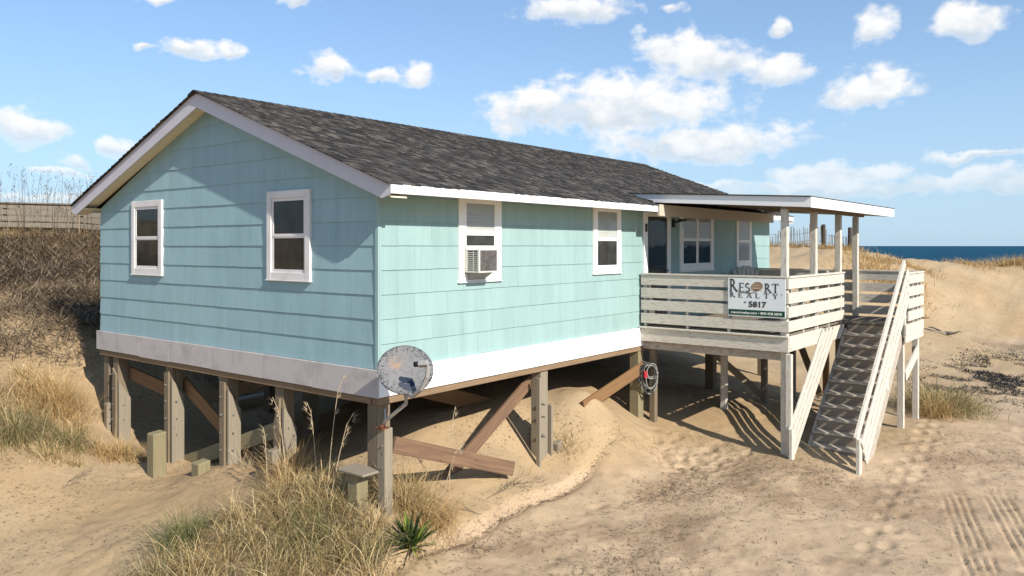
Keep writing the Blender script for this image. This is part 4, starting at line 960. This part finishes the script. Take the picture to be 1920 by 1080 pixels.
# ------------------------------------------------------------------ vegetation
def patch(n, cx_, cy_, sx_, sy_, ang=0, gauss=True):
    if gauss: a = rng.normal(0, 1, (n, 2))
    else:
        r = np.sqrt(rng.uniform(0, 1, n)); t = rng.uniform(0, 2 * math.pi, n); a = np.stack([r * np.cos(t), r * np.sin(t)], 1)
    a = a * [sx_, sy_]; c, s_ = math.cos(ang), math.sin(ang)
    x = cx_ + a[:, 0] * c - a[:, 1] * s_; y = cy_ + a[:, 0] * s_ + a[:, 1] * c
    return np.stack([x, y, gz(x, y) - .01], 1)
def tuft(cx_, cy_, r_, n, H, mat, label, cat='grass clump', group=None, lean=(.05, .8), curl=(.3, 3.0), W=.0072, name='grass_clump', nseg=5, heads=0):
    n = int(n * 1.25); pts = patch(n, cx_, cy_, r_, r_)
    az = rng.uniform(0, 2 * math.pi, n)
    out = np.arctan2(pts[:, 1] - cy_, pts[:, 0] - cx_); az = np.where(rng.uniform(0, 1, n) < .65, out + rng.normal(0, .6, n), az)
    z0 = gz1(cx_, cy_)
    o = strips(name, pts, rng.uniform(.45, 1.1, n) * H, rng.uniform(.6, 1.4, n) * W, az, rng.uniform(*lean, n), rng.uniform(*curl, n), mat, nseg, org=(cx_, cy_, z0))
    tag(o, label, cat, group); return o
def stalk(x, y, H, lean, az, label):
    z = gz1(x, y); e = empty('sea_oats_stalk', (x, y, z), label, 'sea oats', 'tall sea oats stalks in front of the house')
    pts = []; p = Vector((x, y, z - .05)); a = lean
    for i in range(9):
        pts.append(p.copy()); a = lean + .12 * (i / 8) + (.5 * max(0, (i - 6) / 2)); p = p + Vector((math.sin(a) * math.cos(az), math.sin(a) * math.sin(az), math.cos(a))) * H / 8
    b = MB(); b.tube(pts, .0065, 5, .0035); b.build('stem', 'stalk', e)
    top = np.array([pts[-1 - (k % 3)][:] for k in range(34)]) + rng.normal(0, .008, (34, 3)); top[:, 2] -= rng.uniform(0, .12, 34)
    s_ = strips('seed_head', top, rng.uniform(.05, .11, 34), .009, rng.normal(az, .9, 34), rng.uniform(.3, 1.4, 34), rng.uniform(.2, 1.2, 34), 'stalk', 3, org=(x, y, z)); s_.parent = e; s_.location = (0, 0, 0)
GR = 'dry dune grass clumps in the foreground'
# the big foreground mass (uncountable) in two colours
hub = np.concatenate([patch(34, -1.10, .95, .52, .40), patch(20, -1.95, .70, .40, .36), patch(34, -.58, .42, .38, .34), patch(27, -1.5, -.05, .48, .36), patch(18, -.95, -.50, .36, .25), patch(12, -.3, .9, .25, .2)])
P_, A_ = [], []
for h in hub:
    k_ = int(rng.uniform(35, 120)); q = rng.normal(0, .045, (k_, 2)); P_.append(np.stack([h[0] + q[:, 0], h[1] + q[:, 1]], 1)); A_.append(np.arctan2(q[:, 1], q[:, 0]) + rng.normal(0, .5, k_))
P_ = np.concatenate(P_); A_ = np.concatenate(A_); mass = np.stack([P_[:, 0], P_[:, 1], gz(P_[:, 0], P_[:, 1]) - .01], 1); nm = len(mass)
tag(strips('dune_grass', mass, rng.uniform(.18, .60, nm), rng.uniform(.004, .0095, nm), A_, rng.uniform(0, 1.0, nm), rng.uniform(.4, 3.6, nm) , 'grass_dry', 7),
    'tangled mass of straw coloured dune grass across the bottom foreground', 'grass', kind='stuff')
und = np.concatenate([patch(1500, -1.4, .9, .6, .5), patch(1300, -.75, .45, .45, .4), patch(900, -1.3, -.1, .5, .35), patch(500, .25, -.35, .2, .2)]); nu = len(und)
tag(strips('dead_undergrowth', und, rng.uniform(.10, .42, nu), rng.uniform(.003, .006, nu), rng.uniform(0, 6.28, nu), rng.uniform(.2, 1.5, nu), rng.uniform(-1.2, 1.8, nu), 'scrub_twig', 4),
    'dark dead stems tangled beneath the straw coloured foreground grass', 'undergrowth', kind='stuff')
tuft(-1.62, 1.55, .12, 420, .62, 'grass_green', 'dark green grass clump with long arching blades left in the foreground mass', group=GR, W=.007)
tuft(-2.25, 1.05, .13, 300, .55, 'grass_mixed', 'wiry grass clump at the far left end of the foreground grass', group=GR)
tuft(-.98, -.02, .11, 330, .62, 'grass_green', 'green grass clump in the bottom centre of the foreground mass', group=GR, W=.007)
tuft(-.05, 1.62, .12, 520, .68, 'grass_gold', 'golden dry grass clump climbing in front of the fourth piling', group=GR)
tuft(.30, -.42, .17, 900, .58, 'grass_gold', 'rounded tawny grass clump right of the dish post under the slanting plank', group=GR)
tuft(.12, -.25, .13, 500, .66, 'grass_dry', 'straw grass clump hugging the dish post', group=GR)
tuft(-.75, -.75, .10, 260, .40, 'grass_mixed', 'low mixed grass clump left of the yucca', group=GR)
tuft(-1.75, .0, .12, 260, .42, 'grass_mixed', 'low grass clump at the bottom edge of the picture left of centre', group=GR)
tuft(-.6, 1.0, .14, 420, .52, 'grass_dry', 'dense straw grass clump behind the foreground mass below the house corner', group=GR)
GL = 'grass clumps on the left sand slope'
tuft(-1.62, 6.6, .20, 800, .60, 'grass_mixed', 'olive grass clump at the left edge of the sand slope', group=GL, W=.009)
tuft(-.85, 7.25, .26, 1100, .66, 'grass_gold', 'golden upright grass clump by the shaded left corner of the house', group=GL, W=.009)
tuft(-.95, 6.2, .16, 500, .40, 'grass_mixed', 'mixed green grass clump beside the leftmost piling', group=GL, W=.008)
tuft(-.42, 5.75, .16, 520, .42, 'grass_gold', 'sprawling dry grass clump right of the leftmost piling', group=GL, W=.008)
tuft(-1.35, 5.9, .16, 260, .30, 'grass_dry', 'sparse low grass clump in the middle of the left sand slope', group=GL, W=.008)
tuft(-1.75, 7.6, .25, 420, .50, 'grass_dry', 'straw grass clump high on the left edge of the sand slope', group=GL, W=.009)
for (x, y, n_, H, lb) in ((-1.15, 6.75, 90, .32, 'sparse curled grass tuft on the bare sand above the slope clumps'), (-1.75, 7.05, 110, .34, 'thin grass tuft between the olive clump and the left edge'), (-.62, 6.65, 80, .36, 'wispy grass tuft in the shade edge left of the leftmost piling'),
        (-1.1, 5.55, 70, .26, 'low wiry grass tuft at the bottom of the left sand slope'), (-.30, 5.35, 90, .34, 'pale curled grass tuft at the mouth of the dark gap between the first two pilings'), (-1.5, 8.3, 160, .4, 'grass tuft high on the slope near the left edge below the scrub'), (-.9, 8.2, 120, .4, 'grass tuft beside the shaded hollow at the far left corner of the house')):
    tuft(x, y, .07, n_, H, 'grass_dry', lb, group=GL, W=.008)
tuft(.16, 2.9, .08, 60, .45, 'stalk', 'few thin pale grass blades between the third and fourth pilings', group=GL)
GRR = 'grass clumps right of the stairs'
tuft(12.2, -3.9, .36, 1300, .80, 'grass_mixed', 'large olive grass clump right of the stairs', group=GRR, W=.012)
tuft(13.1, -4.0, .22, 500, .5, 'grass_dry', 'small straw grass clump behind the olive clump right of the stairs', group=GRR, W=.012)
tuft(11.35, -3.98, .14, 320, .8, 'grass_gold', 'tall thin dry grass clump against the outer porch leg', group=GRR, W=.009)
tuft(3.78, -.18, .10, 110, .30, 'grass_dry', 'small twiggy grass clump at the foot of the sunlit middle piling', group=GRR, W=.006)
# far crest clumps
GC = 'golden grass clumps on the far dune crest'
k = 0
for (x, y, r_, n_, H, lb) in ((28.6, .95, .75, 1400, .55, 'wide golden grass clump on the far dune crest right of the porch'), (31.2, 2.2, .55, 700, .45, 'golden grass clump on the crest just behind the last porch post'),
        (42.8, -2.1, .8, 1300, .75, 'rounded golden grass clump on the crest at the right edge of the picture'), (34.1, 6.9, .5, 700, .6, 'golden grass clump at the foot of the thick fence post'),
        (33.4, 8.2, .6, 700, .5, 'golden grass clump at the left end of the sand fence'), (34.7, 4.6, .6, 700, .55, 'golden grass clump between the second and third porch posts on the crest'),
        (33.2, .9, .5, 500, .4, 'thin golden grass clump on the crest where the sea begins'), (39.0, -.6, .6, 380, .4, 'small golden grass clump in the dip of the far crest')):
    tuft(x, y, r_, n_, H, 'grass_gold', lb, group=GC, W=.022, nseg=3)
# twiggy scrub on the left dune (uncountable)
def field(n, x0, x1, y0, y1, dens):
    x = rng.uniform(x0, x1, n); y = rng.uniform(y0, y1, n); d = dens(x, y); k = rng.uniform(0, 1, n) < d; x, y = x[k], y[k]; return np.stack([x, y, gz(x, y)], 1)
cen = field(4200, -5, 7, 8.4, 18.5, lambda x, y: (sstep(8.5, 9.3, y + .2 * x + .5 * vnoise(x, y, .9, 35))) * (.30 + .70 * (vnoise(x, y, .7, 31) > -.05)))
tw = []; 
for c in cen:
    m_ = 46; q = rng.normal(0, 1, (m_, 3)) * [.28, .28, .13] + c; q[:, 2] = c[2] + np.abs(q[:, 2] - c[2]) ; tw.append(q)
tw = np.concatenate(tw); nt = len(tw)
tag(strips('dune_scrub', tw, rng.uniform(.12, .42, nt), rng.uniform(.008, .020, nt), rng.uniform(0, 6.28, nt), rng.uniform(.8, 2.0, nt), rng.uniform(-.8, .8, nt), 'scrub_twig', 3),
    'bare dark twiggy scrub covering the lower face of the left dune', 'scrub', kind='stuff')
gp = field(110000, -6, 12, 13.5, 27, lambda x, y: (sstep(15.2, 17.6, y + .35 * x + .8 * vnoise(x, y, 1.6, 33))) * (.35 + .65 * sstep(-.5, .2, vnoise(x, y, .9, 32))))
ng = len(gp)
tag(strips('dune_top_grass', gp, rng.uniform(.10, .42, ng), rng.uniform(.008, .018, ng), rng.uniform(0, 6.28, ng), rng.uniform(0, 1.3, ng), rng.uniform(-.4, 1.8, ng), 'scrub_leaf', 3),
    'brown and golden dry grass covering the top of the left dune', 'grass', kind='stuff')
so = np.concatenate([field(520, -4, 5.5, 17.0, 22.5, lambda x, y: (np.abs(y - (20.0 - .55 * (x - 3.5))) < 1.6) * 1.0)]); ns = len(so)
hh = rng.uniform(1.1, 2.1, ns)
tag(strips('sea_oats', so, hh, .014, rng.uniform(0, 6.28, ns), rng.uniform(0, .12, ns), rng.uniform(0, .35, ns), 'scrub_twig', 5, taper=.6), 'thin sea oats stalks against the sky above the walkover railing', 'sea oats', kind='stuff')
hd = np.repeat(so, 10, 0) + np.stack([np.zeros(ns * 10), np.zeros(ns * 10), np.repeat(hh, 10) * rng.uniform(.80, 1.0, ns * 10)], 1) + rng.normal(0, .03, (ns * 10, 3))
tag(strips('sea_oats_heads', hd, .09, .016, rng.uniform(0, 6.28, len(hd)), rng.uniform(.3, 1.5, len(hd)), .4, 'scrub_twig', 2), 'drooping seed heads of the sea oats above the walkover railing', 'seed heads', kind='stuff')
# tall stalks
for (x, y, H, ln, az, lb) in ((-.33, 1.35, 1.28, .06, 2.6, 'leftmost tall sea oats stalk left of the dark gap under the gable'), (-.12, 1.02, 1.15, .03, 2.2, 'straight pale sea oats stalk with a thick seed head in the dark gap'),
        (-.35, .52, 1.55, .05, -.6, 'tallest sea oats stalk reaching the house floor left of the dish post'), (-.55, .25, 1.2, .16, -.8, 'leaning sea oats stalk just left of the capped stub'),
        (1.15, -.10, 1.15, .05, .2, 'branched sea oats stalk standing above the slanting plank'), (.55, -.45, 1.0, .22, -.9, 'leaning sea oats stalk right of the dish post'),
        (-.45, 1.6, .9, .04, 1.5, 'short sea oats stalk beside the fourth piling')):
    stalk(x, y, H, ln, az, lb)
# yucca
yx, yy = -.33, -.90; yz = gz1(yx, yy); ye = empty('yucca', (yx, yy, yz), 'spiky green and yellow yucca at the bottom of the picture beside the sand bank', 'yucca')
n = 120; pts = np.tile([yx, yy, yz + .06], (n, 1)) + rng.normal(0, .02, (n, 3)); k = rng.uniform(0, 1, n)
o = strips('leaves', pts, .26 + .19 * rng.uniform(0, 1, n), .026, rng.uniform(0, 6.28, n), .15 + 1.35 * k, rng.uniform(-.05, .35, n), 'yucca_leaf', 6, org=(yx, yy, yz), wide=True); o.parent = ye; o.location = (0, 0, 0)
b = MB(); b.tube([(yx, yy, yz - .1), (yx, yy, yz + .08)], .035, 8); b.build('trunk', 'pile_wood', ye)
# litter of twigs, seaweed debris, driftwood
pl = np.concatenate([patch(1100, 5.0, -2.2, .9, .35), patch(260, 3.6, -2.9, .5, .4), patch(1300, 1.3, -2.5, .9, .5), patch(3200, 7.0, -4.8, 3.0, 1.7), patch(900, 9.0, -5.0, .9, .5), patch(800, 4.2, -1.7, .6, .25), patch(700, 5.9, -3.4, .35, .3), patch(260, .9, -1.1, .8, .25), patch(260, 2.3, -.2, .8, .3), patch(420, -2.0, 5.2, 1.0, 1.2)])
ex = rng.uniform(-.9, 5.0, 1500); ey = np.interp(ex, EDGE[:, 0], EDGE[:, 1]) + rng.normal(-.03, .05, 1500); pl = np.concatenate([pl, np.stack([ex, ey, gz(ex, ey)], 1)])
pl[:, 2] += .012; q = len(pl)
tag(strips('twig_litter', pl, rng.uniform(.02, .11, q), rng.uniform(.003, .010, q), rng.uniform(0, 6.28, q), rng.uniform(1.25, 1.6, q), rng.uniform(-.4, .4, q), 'litter', 3), 'dark twigs and plant bits scattered on the sand lot', 'twigs', kind='stuff')
pw = np.concatenate([patch(6500, 18.0, -4.5, 1.7, .60, .2), patch(3200, 15.8, -3.6, 1.6, .6), patch(900, 21.5, -4.6, 2.2, 1.1)]); q = len(pw); pw[:, 2] += .01; pw = pw[vnoise(pw[:, 0], pw[:, 1], .45, 41) > -.15]; q = len(pw)
tag(strips('seaweed_debris', pw, rng.uniform(.04, .16, q), rng.uniform(.015, .04, q), rng.uniform(0, 6.28, q), rng.uniform(.9, 1.6, q), rng.uniform(-.6, .9, q), 'wrack', 3), 'dark patch of plant debris on the sand right of the stairs', 'debris', kind='stuff')
def driftwood(x, y, n_, s_, label):
    z = gz1(x, y); b = MB()
    for i in range(n_):
        a = random.uniform(0, 6.28); L_ = random.uniform(.5, 1) * s_; p = Vector((x + random.uniform(-.15, .15), y + random.uniform(-.15, .15), z + .03)); pts = [p]
        for k_ in range(4): a += random.uniform(-.5, .5); p = p + Vector((math.cos(a) * L_ / 4, math.sin(a) * L_ / 4, random.uniform(-.0, .07))); pts.append(p)
        b.tube(pts, .045 * s_, 6, .015 * s_)
    tag(b.build('driftwood', 'grey_wood', None, True, org=(x, y, z)), label, 'driftwood')
driftwood(24.0, -1.9, 5, 1.1, 'tangled grey driftwood on the sand at the right above the dark debris')
driftwood(26.5, -.6, 3, 1.0, 'small dark driftwood piece nearer the dune face at the right')
def twig(x, y, s_, label):
    z = gz1(x, y); b = MB()
    def br(p, a, L_, r_, d):
        pts = [p]; 
        for k_ in range(4): a2 = a + random.uniform(-.35, .35); p = p + Vector((math.cos(a2) * L_ / 4, math.sin(a2) * L_ / 4, random.uniform(.0, .05) * s_)); pts.append(p); 
        b.tube(pts, r_, 5, r_ * .5)
        if d: 
            for q_ in pts[1:]: br(q_, a + random.choice((-1, 1)) * random.uniform(.5, 1), L_ * .5, r_ * .6, d - 1)
    br(Vector((x, y, z + .01)), random.uniform(0, 6.28), .5 * s_, .007, 2)
    tag(b.build('dry_twig', 'pile_wood', None, True, org=(x, y, z)), label, 'twig', 'bare twigs lying on the sand bank')
twig(1.55, -.42, 1.0, 'bare branching twig on the sand bank right of the tawny grass clump')
twig(1.15, -.62, .8, 'bare twig lying across the shadowed bank edge')
twig(2.2, -.35, .7, 'small forked twig near the buried end of the plank')
twig(.6, -1.0, .9, 'bare twig on the lot right of the yucca')
twig(-1.6, 4.9, .8, 'bare twig on the left sand slope')
